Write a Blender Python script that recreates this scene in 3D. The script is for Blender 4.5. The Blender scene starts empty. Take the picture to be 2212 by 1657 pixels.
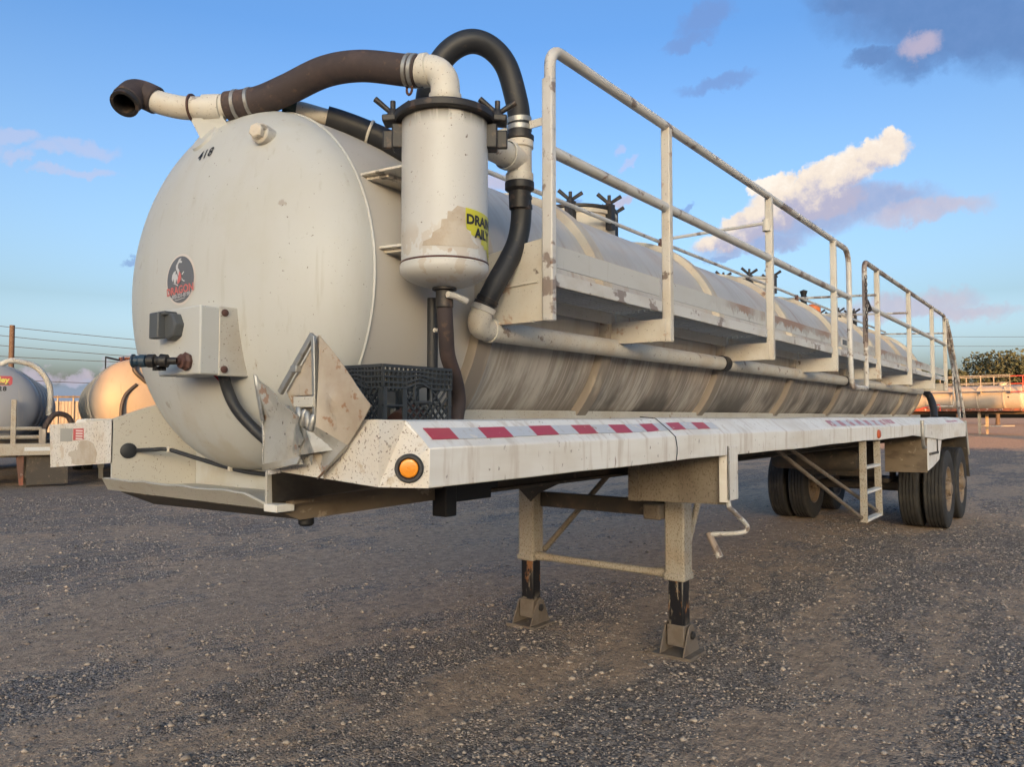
import bpy, bmesh, math, random
import numpy as np
from mathutils import Vector, Matrix

random.seed(7); rng = np.random.default_rng(7)
R_ = math.radians
scene = bpy.context.scene
COL = scene.collection

# ------------------------------------------------------------------ camera
cam_d = bpy.data.cameras.new('camera'); cam = bpy.data.objects.new('camera', cam_d); COL.objects.link(cam)
YAW = 37.16
cam.location = (0.0, -2.817, 1.56)
cam.rotation_euler = (R_(92.5), 0, R_(YAW - 90))
cam_d.sensor_width = 36; cam_d.sensor_fit = 'HORIZONTAL'; cam_d.lens = 26.88
cam_d.clip_start = 0.05; cam_d.clip_end = 3000
scene.camera = cam

# ------------------------------------------------------------------ light and exposure
SUN_EL, SUN_TRAVEL = 6.0, 35.0          # low evening sun behind the photographer
SKY_STRENGTH, SUN_STRENGTH, EXPOSURE = 0.15, 3.8, 1.58
sun_d = bpy.data.lights.new('sun', 'SUN'); sun = bpy.data.objects.new('sun', sun_d); COL.objects.link(sun)
sun_d.energy = SUN_STRENGTH; sun_d.angle = R_(0.25); sun_d.color = (1.0, 0.43, 0.10)
tv = Vector((math.cos(R_(SUN_TRAVEL)) * math.cos(R_(SUN_EL)), math.sin(R_(SUN_TRAVEL)) * math.cos(R_(SUN_EL)), -math.sin(R_(SUN_EL))))
sun.rotation_euler = tv.to_track_quat('-Z', 'Y').to_euler()
sun.location = (-40, -3, 20)
scene.view_settings.view_transform = 'Standard'; scene.view_settings.look = 'None'
scene.view_settings.gamma = 1; scene.view_settings.use_curve_mapping = False
scene.view_settings.exposure = EXPOSURE

world = bpy.data.worlds.new('World'); scene.world = world; world.use_nodes = True


class NT:
    """small node-tree writer"""
    def __init__(s, tree):
        s.t = tree; s.n = tree.nodes; s.l = tree.links
    def new(s, typ, **kw):
        nd = s.n.new(typ)
        for k, v in kw.items(): setattr(nd, k, v)
        return nd
    def set(s, sock, v):
        if isinstance(v, bpy.types.NodeSocket): s.l.new(v, sock)
        elif v is not None: sock.default_value = v
    def math(s, op, a, b=None, c=None, clamp=False):
        nd = s.new('ShaderNodeMath', operation=op); nd.use_clamp = clamp
        s.set(nd.inputs[0], a)
        if b is not None: s.set(nd.inputs[1], b)
        if c is not None: s.set(nd.inputs[2], c)
        return nd.outputs[0]
    def vmath(s, op, a, b=None, scale=None):
        nd = s.new('ShaderNodeVectorMath', operation=op)
        s.set(nd.inputs[0], a)
        if b is not None: s.set(nd.inputs[1], b)
        if scale is not None: s.set(nd.inputs['Scale'], scale)
        return nd
    def mix(s, f, a, b, blend='MIX'):
        nd = s.new('ShaderNodeMix', data_type='RGBA', blend_type=blend)
        s.set(nd.inputs[0], f); s.set(nd.inputs[6], a); s.set(nd.inputs[7], b)
        return nd.outputs[2]
    def ramp(s, v, lo, hi, a=0.0, b=1.0):
        nd = s.new('ShaderNodeMapRange', interpolation_type='SMOOTHSTEP'); nd.clamp = True
        s.set(nd.inputs[0], v); s.set(nd.inputs[1], lo); s.set(nd.inputs[2], hi); s.set(nd.inputs[3], a); s.set(nd.inputs[4], b)
        return nd.outputs[0]
    def noise(s, vec, scale=1.0, detail=3.0, rough=0.55, color=False):
        nd = s.new('ShaderNodeTexNoise'); nd.noise_dimensions = '3D'
        s.set(nd.inputs['Vector'], vec); s.set(nd.inputs['Scale'], scale)
        s.set(nd.inputs['Detail'], detail); s.set(nd.inputs['Roughness'], rough)
        return nd.outputs['Color' if color else 'Fac']


def c4(c): return (c[0], c[1], c[2], 1.0)


# camera axes in the world, used only to say in which direction of the sky a cloud stands
_a, _p = R_(YAW), R_(2.5)
FW = Vector((math.cos(_a) * math.cos(_p), math.sin(_a) * math.cos(_p), math.sin(_p)))
RT = Vector((math.sin(_a), -math.cos(_a), 0)); UP = RT.cross(FW)


def sky_dir(x, y):
    """compass direction of a point of sky seen at photo pixel (2212 wide)"""
    return (FW + RT * ((x - 1106) / 1651.0) - UP * ((y - 828.5) / 1651.0)).normalized()


def build_world():
    w = NT(world.node_tree); w.n.clear()
    out = w.new('ShaderNodeOutputWorld'); bg = w.new('ShaderNodeBackground')
    w.l.new(bg.outputs[0], out.inputs[0])
    sky = w.new('ShaderNodeTexSky', sky_type='NISHITA')
    sky.sun_disc = False; sky.sun_elevation = R_(SUN_EL)
    # the sky's sun stands where the lamp's light comes from
    sd = -tv
    sky.sun_rotation = math.atan2(sd.x, sd.y)
    sky.altitude = 0; sky.air_density = 0.6; sky.dust_density = 7.0; sky.ozone_density = 2.0
    geo = w.new('ShaderNodeNewGeometry')
    d = w.vmath('NORMALIZE', w.new('ShaderNodeTexCoord').outputs['Generated']).outputs[0]
    n1 = w.noise(d, 9.0, 5.0, 0.6, True); n2 = w.noise(d, 34.0, 8.0, 0.68, True)
    wv = w.vmath('SCALE', w.vmath('SUBTRACT', n1, (0.5, 0.5, 0.5)).outputs[0], scale=0.060).outputs[0]
    wv2 = w.vmath('SCALE', w.vmath('SUBTRACT', n2, (0.5, 0.5, 0.5)).outputs[0], scale=0.036).outputs[0]
    dd = w.vmath('ADD', w.vmath('ADD', d, wv).outputs[0], wv2).outputs[0]
    puff = w.noise(d, 46.0, 8.0, 0.65)

    def ell(x, y, rx, ry, ang, lo=1.45, hi=0.10):
        N = sky_dir(x, y)
        U = RT; U = (U - N * U.dot(N)).normalized(); V = N.cross(U)
        if V.dot(UP) < 0: V = -V
        ca, sa = math.cos(R_(ang)), math.sin(R_(ang))
        U, V = U * ca + V * sa, V * ca - U * sa
        dn = w.vmath('DOT_PRODUCT', dd, tuple(N)).outputs['Value']
        du = w.vmath('DOT_PRODUCT', dd, tuple(U * (1651.0 / rx))).outputs['Value']
        dv = w.vmath('DOT_PRODUCT', dd, tuple(V * (1651.0 / ry))).outputs['Value']
        r2 = w.math('ADD', w.math('MULTIPLY', du, du), w.math('MULTIPLY', dv, dv))
        front = w.math('GREATER_THAN', dn, 0.3)
        return w.math('MULTIPLY', w.ramp(r2, lo, hi), front)

    def union(lst):
        m = lst[0]
        for k in lst[1:]: m = w.math('MAXIMUM', m, k)
        return m
    base = sky.outputs[0]
    # a clear evening sky is bluer overhead than the model gives and paler near the ground
    el = w.new('ShaderNodeSeparateXYZ'); w.l.new(d, el.inputs[0])
    lin = lambda lo, hi: w.math('MULTIPLY', w.math('SUBTRACT', el.outputs[2], lo), 1.0 / (hi - lo), clamp=True)
    tint = w.mix(lin(0.03, 0.14), c4(TINT_LOW), c4(TINT_MID)); tint = w.mix(lin(0.14, 0.45), tint, c4(TINT_HIGH))
    col = w.mix(1.0, base, tint, 'MULTIPLY')
    K = CLOUD_K
    def C(r, g, b): return (r * K, g * K, b * K, 1.0)
    # thin grey-blue wisps
    wis = union([ell(1550, 190, 70, 16, 8), ell(1525, 38, 60, 26, 25), ell(1490, 85, 50, 16, 20), ell(285, 560, 30, 8, 0),
                 ell(1480, 450, 26, 10, 40), ell(1250, 440, 14, 8, 0), ell(1560, 560, 26, 7, 10)])
    col = w.mix(w.math('MULTIPLY', wis, 0.6), col, C(0.20, 0.31, 0.62))
    # dark bank, top right
    dk = union([ell(1980, 60, 60, 26, 10), ell(2090, 95, 70, 30, 8), ell(2060, 30, 230, 70, 0), ell(2010, 110, 90, 45, 25), ell(2130, 70, 120, 55, 0), ell(1880, 20, 120, 30, -5), ell(1900, 130, 55, 18, 15),
                ell(2330, 60, 220, 90, 0), ell(2560, 20, 260, 90, 0)])
    col = w.mix(w.math('MULTIPLY', dk, 0.85), col, w.mix(puff, C(0.10, 0.215, 0.47), C(0.17, 0.29, 0.58)))
    pk = union([ell(2003, 100, 40, 30, 25, 1.2, 0.0)])
    col = w.mix(w.math('MULTIPLY', pk, 0.8), col, C(0.58, 0.50, 0.62))
    # sunlit cumulus
    shade = union([ell(1850, 440, 150, 38, 6), ell(1740, 480, 120, 40, 12), ell(1930, 425, 60, 24, 0), ell(1640, 530, 120, 22, 10)])
    col = w.mix(w.math('MULTIPLY', shade, 0.85), col, w.mix(puff, C(0.25, 0.37, 0.66), C(0.50, 0.52, 0.70)))
    H_, L_ = 1.25, 0.45
    lit = union([ell(x, y, rx, ry, an, H_, L_) for x, y, rx, ry, an in ((1912, 296, 30, 20, 20), (1895, 322, 52, 30, 25), (1862, 318, 30, 20, 40), (1845, 348, 58, 32, 30), (1808, 352, 28, 20, 30), (1790, 385, 75, 36, 22), (1752, 382, 26, 20, 20),
                 (1722, 428, 92, 40, 18), (1690, 400, 40, 24, 20), (1655, 398, 26, 16, 10), (1645, 474, 90, 34, 18), (1590, 478, 34, 20, 20), (1572, 518, 70, 22, 12), (1760, 440, 80, 34, 10))])
    N = sky_dir(1720, 425); U = (RT - N * RT.dot(N)).normalized(); V = N.cross(U); V = V if V.dot(UP) > 0 else -V
    V = V * math.cos(R_(27)) - U * math.sin(R_(27))
    side = w.math('ADD', w.vmath('DOT_PRODUCT', dd, tuple(V * 1651.0)).outputs['Value'], w.math('MULTIPLY', w.math('SUBTRACT', puff, 0.5), 150.0))
    litc = w.mix(w.ramp(side, -42, 22), C(0.50, 0.49, 0.64), C(0.98, 0.84, 0.70)); litc = w.mix(w.ramp(side, 15, 60), litc, C(1.08, 0.97, 0.84))
    col = w.mix(w.math('MULTIPLY', lit, 0.96), col, litc)
    # small pink clouds
    pinks = union([ell(2010, 458, 110, 24, 12), ell(1345, 432, 30, 12, 15), ell(1080, 395, 40, 22, 0), ell(1960, 660, 120, 24, 8), ell(2000, 672, 160, 20, 0),
                   ell(255, 777, 45, 10, 15), ell(90, 806, 45, 14, 0), ell(172, 818, 30, 14, 0)])
    col = w.mix(w.math('MULTIPLY', pinks, 0.75), col, w.mix(puff, C(0.45, 0.46, 0.64), C(0.74, 0.60, 0.62)))
    small = union([ell(18, 306, 45, 16, 0), ell(96, 336, 32, 15, 0), ell(35, 352, 24, 12, 0), ell(172, 326, 60, 18, -5), ell(104, 383, 28, 10, 0), ell(178, 386, 58, 11, 0),
                   ell(-60, 330, 60, 20, 0), ell(1338, 318, 16, 12, 0), ell(1350, 356, 24, 10, 30)])
    col = w.mix(w.math('MULTIPLY', small, 0.5), col, C(0.60, 0.60, 0.80))
    # low violet bank behind the yard
    bank = union([ell(110, 862, 170, 40, 0), ell(250, 856, 130, 36, 0), ell(-100, 856, 220, 46, 0)])
    col = w.mix(w.math('MULTIPLY', bank, 0.6), col, C(0.42, 0.53, 0.72))
    w.l.new(col, bg.inputs[0]); bg.inputs[1].default_value = SKY_STRENGTH


TINT_LOW, TINT_MID, TINT_HIGH, CLOUD_K = (4.1, 3.55, 3.15), (1.92, 1.68, 1.34), (0.88, 1.13, 1.26), 2.22
build_world()

# ------------------------------------------------------------------ mesh helpers


class G:
    """collects faces and links them as ONE mesh object"""
    def __init__(s): s.v = []; s.f = []; s.mi = []; s.cur = 0
    def add(s, vs, fs):
        o = len(s.v); s.v += [tuple(p) for p in vs]; s.f += [tuple(i + o for i in f) for f in fs]; s.mi += [s.cur] * len(fs); return s
    def boxb(s, x0, x1, y0, y1, z0, z1, M=None):
        vs = [Vector((x, y, z)) for z in (z0, z1) for y in (y0, y1) for x in (x0, x1)]
        if M: vs = [M @ v for v in vs]
        return s.add(vs, [(0, 2, 3, 1), (4, 5, 7, 6), (0, 1, 5, 4), (2, 6, 7, 3), (0, 4, 6, 2), (1, 3, 7, 5)])
    def bar(s, a, b, w, h, up=(0, 0, 1)):
        a, b = Vector(a), Vector(b); d = (b - a).normalized(); u = Vector(up)
        if abs(u.dot(d)) > 0.98: u = Vector((1, 0, 0))
        sd = d.cross(u).normalized(); u = sd.cross(d)
        vs = []
        for p in (a, b):
            for (i, j) in ((-1, -1), (1, -1), (1, 1), (-1, 1)): vs.append(p + sd * (i * w / 2) + u * (j * h / 2))
        return s.add(vs, [(3, 2, 1, 0), (4, 5, 6, 7), (0, 1, 5, 4), (1, 2, 6, 5), (2, 3, 7, 6), (3, 0, 4, 7)])
    def tube(s, path, r, n=12, closed=False, cap=True):
        P = [Vector(p) for p in path]; m = len(P)
        rr = r if isinstance(r, (list, tuple)) else [r] * m
        T = []
        for i in range(m):
            if closed: t = P[(i + 1) % m] - P[i - 1]
            else: t = P[min(i + 1, m - 1)] - P[max(i - 1, 0)]
            T.append(t.normalized() if t.length > 1e-9 else (T[-1] if T else Vector((0, 0, 1))))
        u = T[0].orthogonal().normalized(); vs = []
        for i in range(m):
            u = (u - T[i] * u.dot(T[i])).normalized(); w_ = T[i].cross(u)
            for k in range(n):
                a = 2 * math.pi * k / n; vs.append(P[i] + (u * math.cos(a) + w_ * math.sin(a)) * rr[i])
        fs = []
        for i in range(m if closed else m - 1):
            j = (i + 1) % m
            for k in range(n): fs.append((i * n + k, i * n + (k + 1) % n, j * n + (k + 1) % n, j * n + k))
        if cap and not closed:
            fs.append(tuple(range(n - 1, -1, -1))); fs.append(tuple((m - 1) * n + k for k in range(n)))
        return s.add(vs, fs)
    def lathe(s, prof, origin=(0, 0, 0), axis=(0, 0, 1), n=32):
        """prof: (radius, height along axis)"""
        o = Vector(origin); ax = Vector(axis).normalized(); u = ax.orthogonal().normalized(); w_ = ax.cross(u)
        vs, rows = [], []
        for (r, h) in prof:
            if r < 1e-6: rows.append([len(vs)]); vs.append(o + ax * h)
            else:
                rows.append(list(range(len(vs), len(vs) + n)))
                for k in range(n):
                    a = 2 * math.pi * k / n; vs.append(o + ax * h + (u * math.cos(a) + w_ * math.sin(a)) * r)
        fs = []
        for A, B in zip(rows[:-1], rows[1:]):
            for k in range(n):
                q = (k + 1) % n
                if len(A) == 1 and len(B) == 1: continue
                if len(A) == 1: fs.append((A[0], B[q], B[k]))
                elif len(B) == 1: fs.append((A[k], A[q], B[0]))
                else: fs.append((A[k], A[q], B[q], B[k]))
        return s.add(vs, fs)
    def prism(s, poly, th):
        P = [Vector(p) for p in poly]; t = Vector(th); n = len(P)
        fs = [tuple(range(n - 1, -1, -1)), tuple(range(n, 2 * n))]
        for i in range(n): fs.append((i, (i + 1) % n, n + (i + 1) % n, n + i))
        return s.add(P + [p + t for p in P], fs)
    def build(s, name, mat, parent=None, off=None, smooth=35, bev=0.0, label=None, segs=2):
        me = bpy.data.meshes.new(name)
        if off is None:
            off = parent.get('_off', (0, 0, 0)) if parent is not None else (0, 0, 0)
        vs = [(v[0] - off[0], v[1] - off[1], v[2] - off[2]) for v in s.v]
        me.from_pydata(vs, [], s.f); me.validate()
        bm = bmesh.new(); bm.from_mesh(me); bmesh.ops.recalc_face_normals(bm, faces=bm.faces); bm.to_mesh(me); bm.free()
        for mm in (mat if isinstance(mat, (list, tuple)) else [mat]): me.materials.append(mm)
        if isinstance(mat, (list, tuple)) and len(s.mi) == len(me.polygons): me.polygons.foreach_set('material_index', s.mi)
        if smooth:
            me.polygons.foreach_set('use_smooth', [True] * len(me.polygons)); me.set_sharp_from_angle(angle=R_(smooth))
        o = bpy.data.objects.new(name, me); COL.objects.link(o)
        if bev:
            b = o.modifiers.new('bevel', 'BEVEL'); b.width = bev; b.segments = segs; b.limit_method = 'ANGLE'; b.angle_limit = R_(40)
        if parent is not None: o.parent = parent
        o['_off'] = tuple(off)
        if label: o['label'] = label
        return o


def thing(name, label, cat, loc=(0, 0, 0), rotz=0, group=None, local=False):
    o = bpy.data.objects.new(name, None); COL.objects.link(o)
    o.location = loc; o.rotation_euler = (0, 0, rotz); o['label'] = label; o['category'] = cat
    o['_off'] = (0, 0, 0) if local else tuple(loc)
    if group: o['group'] = group
    return o


def tag(o, label, cat, group=None):
    o['label'] = label; o['category'] = cat
    if group: o['group'] = group
    return o


def spline(pts, k=8):
    P = [Vector(p) for p in pts]; out = []
    for i in range(len(P) - 1):
        p0 = P[max(i - 1, 0)]; p1 = P[i]; p2 = P[i + 1]; p3 = P[min(i + 2, len(P) - 1)]
        for j in range(k):
            t = j / k
            out.append(0.5 * ((2 * p1) + (p2 - p0) * t + (2 * p0 - 5 * p1 + 4 * p2 - p3) * t * t + (3 * p1 - p0 - 3 * p2 + p3) * t ** 3))
    out.append(P[-1]); return out


def arc(c, u, v, r, a0, a1, n=8):
    c, u, v = Vector(c), Vector(u), Vector(v)
    return [c + (u * math.cos(R_(a0 + (a1 - a0) * i / n)) + v * math.sin(R_(a0 + (a1 - a0) * i / n))) * r for i in range(n + 1)]


def copy_tree(o, parent=None):
    c = o.copy(); COL.objects.link(c)
    if parent is not None: c.parent = parent
    for ch in list(o.children): copy_tree(ch, c)
    return c


def text_faces(body, size, bold=0.0, space=1.0, sub=0.012):
    cu = bpy.data.curves.new('t', 'FONT'); cu.body = body; cu.size = size; cu.offset = bold; cu.align_x = 'CENTER'; cu.align_y = 'CENTER'
    cu.space_character = space; cu.resolution_u = 3
    ob = bpy.data.objects.new('t', cu); COL.objects.link(ob)
    dg = bpy.context.evaluated_depsgraph_get(); me = bpy.data.meshes.new_from_object(ob.evaluated_get(dg))
    bpy.data.objects.remove(ob)
    bm = bmesh.new(); bm.from_mesh(me)
    for _ in range(3):
        es = [e for e in bm.edges if e.calc_length() > sub]
        if not es: break
        bmesh.ops.subdivide_edges(bm, edges=es, cuts=1); bmesh.ops.triangulate(bm, faces=bm.faces)
    bm.verts.index_update()
    vs = [tuple(v.co) for v in bm.verts]; fs = [tuple(v.index for v in f.verts) for f in bm.faces]
    bm.free(); bpy.data.meshes.remove(me); bpy.data.curves.remove(cu)
    return vs, fs


def poly_faces(pts, step=0.02):
    """a flat polygon (u,v) cut finely enough to be laid on a curved surface"""
    bm = bmesh.new(); f = bm.faces.new([bm.verts.new((p[0], p[1], 0)) for p in pts]); bmesh.ops.triangulate(bm, faces=[f])
    for _ in range(3):
        es = [e for e in bm.edges if e.calc_length() > step]
        if not es: break
        bmesh.ops.subdivide_edges(bm, edges=es, cuts=1); bmesh.ops.triangulate(bm, faces=bm.faces)
    bm.verts.index_update()
    vs = [tuple(v.co) for v in bm.verts]; fs = [tuple(v.index for v in g.verts) for g in bm.faces]; bm.free(); return vs, fs


# ------------------------------------------------------------------ materials


def mat(name, base, rough=0.6, metal=0.0, layers=(), bump=None, spec=0.4, coat=0.0, emis=None):
    m = bpy.data.materials.new(name); m.use_nodes = True; t = NT(m.node_tree); t.n.clear()
    out = t.new('ShaderNodeOutputMaterial'); b = t.new('ShaderNodeBsdfPrincipled'); t.l.new(b.outputs[0], out.inputs[0])
    co = t.new('ShaderNodeTexCoord').outputs['Object']; sep = t.new('ShaderNodeSeparateXYZ'); t.l.new(co, sep.inputs[0])
    col = c4(base); rg = rough
    for k, L in enumerate(layers):
        sc = L.get('s', (3, 3, 3)); sc = (sc, sc, sc) if isinstance(sc, (int, float)) else sc
        mp = t.new('ShaderNodeMapping'); t.l.new(co, mp.inputs[0]); mp.inputs['Scale'].default_value = sc
        mp.inputs['Location'].default_value = (k * 3.7 + L.get('seed', 0), k * 1.3, k * 2.1)
        f = t.noise(mp.outputs[0], 1.0, L.get('d', 4.0), L.get('r', 0.6))
        if 'zb' in L: f = t.math('ADD', f, t.math('MULTIPLY', t.ramp(sep.outputs[2], L['zb'][0], L['zb'][1]), L['zb'][2]))
        f = t.ramp(f, L.get('t', 0.5), L.get('t', 0.5) + L.get('w', 0.15))
        if 'z' in L: f = t.math('MULTIPLY', f, t.ramp(sep.outputs[2], L['z'][0], L['z'][1]))
        if 'x' in L: f = t.math('MULTIPLY', f, t.ramp(sep.outputs[0], L['x'][0], L['x'][1]))
        if 's2' in L:
            mp2 = t.new('ShaderNodeMapping'); t.l.new(co, mp2.inputs[0]); mp2.inputs['Scale'].default_value = L['s2']
            f = t.math('MULTIPLY', f, t.ramp(t.noise(mp2.outputs[0], 1.0, 3.0), L.get('t2', 0.45), L.get('t2', 0.45) + 0.2))
        f = t.math('MULTIPLY', f, L.get('a', 1.0))
        col = t.mix(f, col, c4(L['c']))
        if 'rg' in L:
            mr = t.new('ShaderNodeMix', data_type='FLOAT'); t.set(mr.inputs[0], f); t.set(mr.inputs[2], rg); t.set(mr.inputs[3], L['rg']); rg = mr.outputs[0]
    t.set(b.inputs['Base Color'], col); t.set(b.inputs['Roughness'], rg); b.inputs['Metallic'].default_value = metal
    b.inputs['Specular IOR Level'].default_value = spec; b.inputs['Coat Weight'].default_value = coat
    if emis: b.inputs['Emission Color'].default_value = c4(emis[0]); b.inputs['Emission Strength'].default_value = emis[1]
    if bump:
        mp = t.new('ShaderNodeMapping'); t.l.new(co, mp.inputs[0]); s_ = bump[0]; mp.inputs['Scale'].default_value = (s_, s_, s_) if isinstance(s_, (int, float)) else s_
        bp = t.new('ShaderNodeBump'); bp.inputs['Strength'].default_value = bump[1]; bp.inputs['Distance'].default_value = bump[2]
        t.l.new(t.noise(mp.outputs[0], 1.0, 4.0, 0.6), bp.inputs['Height']); t.l.new(bp.outputs[0], b.inputs['Normal'])
    return m


RUST = (0.16, 0.062, 0.028); DIRT = (0.27, 0.21, 0.155); SOOT = (0.035, 0.031, 0.030)
SPECK = dict(s=120, t=0.68, w=0.06, c=(0.13, 0.085, 0.06), a=0.7, d=2)
SPECK2 = dict(s=62, t=0.725, w=0.03, c=(0.09, 0.055, 0.04), a=0.8, d=2)
CREAM = (0.46, 0.465, 0.45); WHITE = (0.68, 0.655, 0.60)
M = {}
M['head'] = mat('cream_head_paint', CREAM, 0.5, layers=[
    dict(s=(1.5, 1.5, 2), t=0.42, w=0.35, c=(0.45, 0.44, 0.41), a=0.7), dict(s=(9, 9, 1.2), t=0.5, w=0.3, c=(0.42, 0.405, 0.365), a=0.55),
    dict(s=2.2, t=0.52, w=0.2, c=(0.43, 0.42, 0.37), a=0.5), dict(SPECK, a=0.55, s2=(3, 3, 3), t2=0.48), SPECK2,
    dict(s=(14, 14, 5), t=0.70, w=0.05, c=(0.30, 0.24, 0.18), a=0.5), dict(s=(30, 22, 1.1), t=0.60, w=0.14, c=(0.33, 0.30, 0.25), a=0.35), dict(s=(8, 7, 5), t=0.70, w=0.03, c=(0.26, 0.21, 0.17), a=0.6), dict(s=5, t=0.45, w=0.2, c=(0.40, 0.355, 0.28), a=0.6, z=(1.75, 1.42))], bump=(3, 0.12, 0.03))
M['barrel'] = mat('streaked_barrel_paint', (0.50, 0.475, 0.44), 0.5, layers=[
    dict(s=(1.3, 1, 1.6), t=0.4, w=0.35, c=(0.45, 0.42, 0.385), a=0.8),
    dict(s=(2.2, 1.2, 1.4), t=0.48, w=0.22, c=(0.43, 0.34, 0.275), a=0.75, x=(-5.3, -4.6)),
    dict(s=(7, 2, 0.9), t=0.53, w=0.16, c=(0.34, 0.235, 0.17), a=0.7, x=(-5.3, -4.9), s2=(0.7, 1, 1), t2=0.34),
    dict(s=(16, 2.5, 1.1), t=0.46, w=0.24, c=(0.40, 0.355, 0.31), a=0.6, x=(-5.5, -5.2), s2=(0.9, 1, 1.5), t2=0.36),
    dict(s=(7, 2.0, 1.6), t=0.60, w=0.06, c=(0.41, 0.33, 0.27), a=0.4, x=(-5.5, -5.0)),
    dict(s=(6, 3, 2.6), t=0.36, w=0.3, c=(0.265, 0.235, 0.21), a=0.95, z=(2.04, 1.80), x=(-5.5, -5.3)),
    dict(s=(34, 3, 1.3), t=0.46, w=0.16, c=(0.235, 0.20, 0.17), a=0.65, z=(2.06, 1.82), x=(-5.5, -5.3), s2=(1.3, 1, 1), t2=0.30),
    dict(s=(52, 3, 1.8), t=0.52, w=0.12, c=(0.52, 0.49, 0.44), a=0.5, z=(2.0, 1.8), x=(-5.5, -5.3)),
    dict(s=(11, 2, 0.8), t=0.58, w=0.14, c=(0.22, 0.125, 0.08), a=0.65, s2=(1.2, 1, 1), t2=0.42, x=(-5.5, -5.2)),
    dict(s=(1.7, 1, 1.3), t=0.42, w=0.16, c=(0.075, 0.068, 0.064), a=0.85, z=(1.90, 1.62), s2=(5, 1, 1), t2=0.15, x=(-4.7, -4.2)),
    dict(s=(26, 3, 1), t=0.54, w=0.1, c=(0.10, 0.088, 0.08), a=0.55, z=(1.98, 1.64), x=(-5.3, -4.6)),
    dict(SPECK2, a=0.6)], bump=(5, 0.06, 0.02), spec=0.18)
M['band'] = mat('cream_band_paint', (0.52, 0.46, 0.37), 0.6, layers=[
    dict(s=(6, 3, 2.5), t=0.44, w=0.25, c=(0.42, 0.335, 0.25), a=0.8), dict(SPECK, a=0.7), dict(s=(9, 5, 5), t=0.66, w=0.06, c=RUST, a=0.8),
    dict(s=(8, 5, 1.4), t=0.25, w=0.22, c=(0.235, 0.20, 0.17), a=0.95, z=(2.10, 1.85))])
M['white'] = mat('worn_white_paint', WHITE, 0.5, layers=[
    dict(s=2, t=0.42, w=0.3, c=(0.56, 0.51, 0.44), a=0.7), dict(s=(12, 12, 3), t=0.5, w=0.25, c=(0.52, 0.46, 0.40), a=0.5), SPECK, SPECK2,
    dict(s=6, t=0.66, w=0.06, c=(0.36, 0.27, 0.2), a=0.7), dict(s=8, t=0.70, w=0.03, c=RUST, a=0.8)], bump=(6, 0.05, 0.01))
M['sill'] = mat('scuffed_sill_paint', (0.76, 0.735, 0.69), 0.5, layers=[
    dict(s=(1.2, 2, 4), t=0.42, w=0.3, c=(0.60, 0.545, 0.47), a=0.75), dict(s=(20, 8, 2.2), t=0.50, w=0.2, c=(0.54, 0.47, 0.40), a=0.75), dict(s=(60, 40, 9), t=0.60, w=0.1, c=(0.45, 0.37, 0.30), a=0.5, s2=(2, 2, 4), t2=0.45),
    dict(s=(40, 10, 6), t=0.68, w=0.05, c=(0.30, 0.22, 0.17), a=0.8), dict(SPECK, s=(40, 60, 26)), dict(s=(7, 9, 12), t=0.69, w=0.04, c=(0.16, 0.10, 0.075), a=0.85),
    dict(s=(4, 5, 6), t=0.62, w=0.1, c=(0.47, 0.39, 0.31), a=0.6, x=(-3.5, 0)), dict(s=(14, 8, 8), t=0.6, w=0.08, c=(0.34, 0.27, 0.21), a=0.7, x=(-1.5, 3))], bump=(8, 0.08, 0.01))
M['wing'] = mat('speckled_wing_paint', (0.61, 0.58, 0.535), 0.55, layers=[
    dict(s=3, t=0.42, w=0.3, c=(0.57, 0.49, 0.39), a=0.7), dict(SPECK, t=0.60), dict(SPECK2, s=75, t=0.67), dict(s=22, t=0.58, w=0.12, c=(0.42, 0.33, 0.23), a=0.75),
    dict(s=4.2, t=0.60, w=0.03, c=(0.50, 0.415, 0.32), a=0.8, seed=0.6)])
M['nose'] = mat('dusty_nose_paint', (0.45, 0.43, 0.385), 0.6, layers=[
    dict(s=3, t=0.42, w=0.3, c=(0.38, 0.335, 0.27), a=0.8), dict(SPECK, t=0.64), SPECK2, dict(s=9, t=0.66, w=0.05, c=(0.27, 0.19, 0.13), a=0.7)])
M['rail'] = mat('grey_white_rail_paint', (0.56, 0.545, 0.52), 0.5, layers=[
    dict(s=(3, 3, 5), t=0.45, w=0.2, c=(0.44, 0.40, 0.35), a=0.6), dict(s=(5, 8, 8), t=0.58, w=0.05, c=(0.17, 0.12, 0.10), a=0.8),
    dict(s=(2.4, 6, 6), t=0.60, w=0.05, c=(0.20, 0.19, 0.19), a=0.7), SPECK, dict(s=14, t=0.65, w=0.05, c=RUST, a=0.7)])
M['railrust'] = mat('rusted_rail_paint', (0.50, 0.47, 0.43), 0.6, layers=[
    dict(s=(3, 5, 3), t=0.47, w=0.08, c=(0.22, 0.16, 0.13), a=0.85), dict(s=(16, 16, 9), t=0.56, w=0.06, c=(0.11, 0.075, 0.06), a=0.9), dict(s=8, t=0.6, w=0.05, c=(0.62, 0.6, 0.56), a=0.8)])
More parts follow.
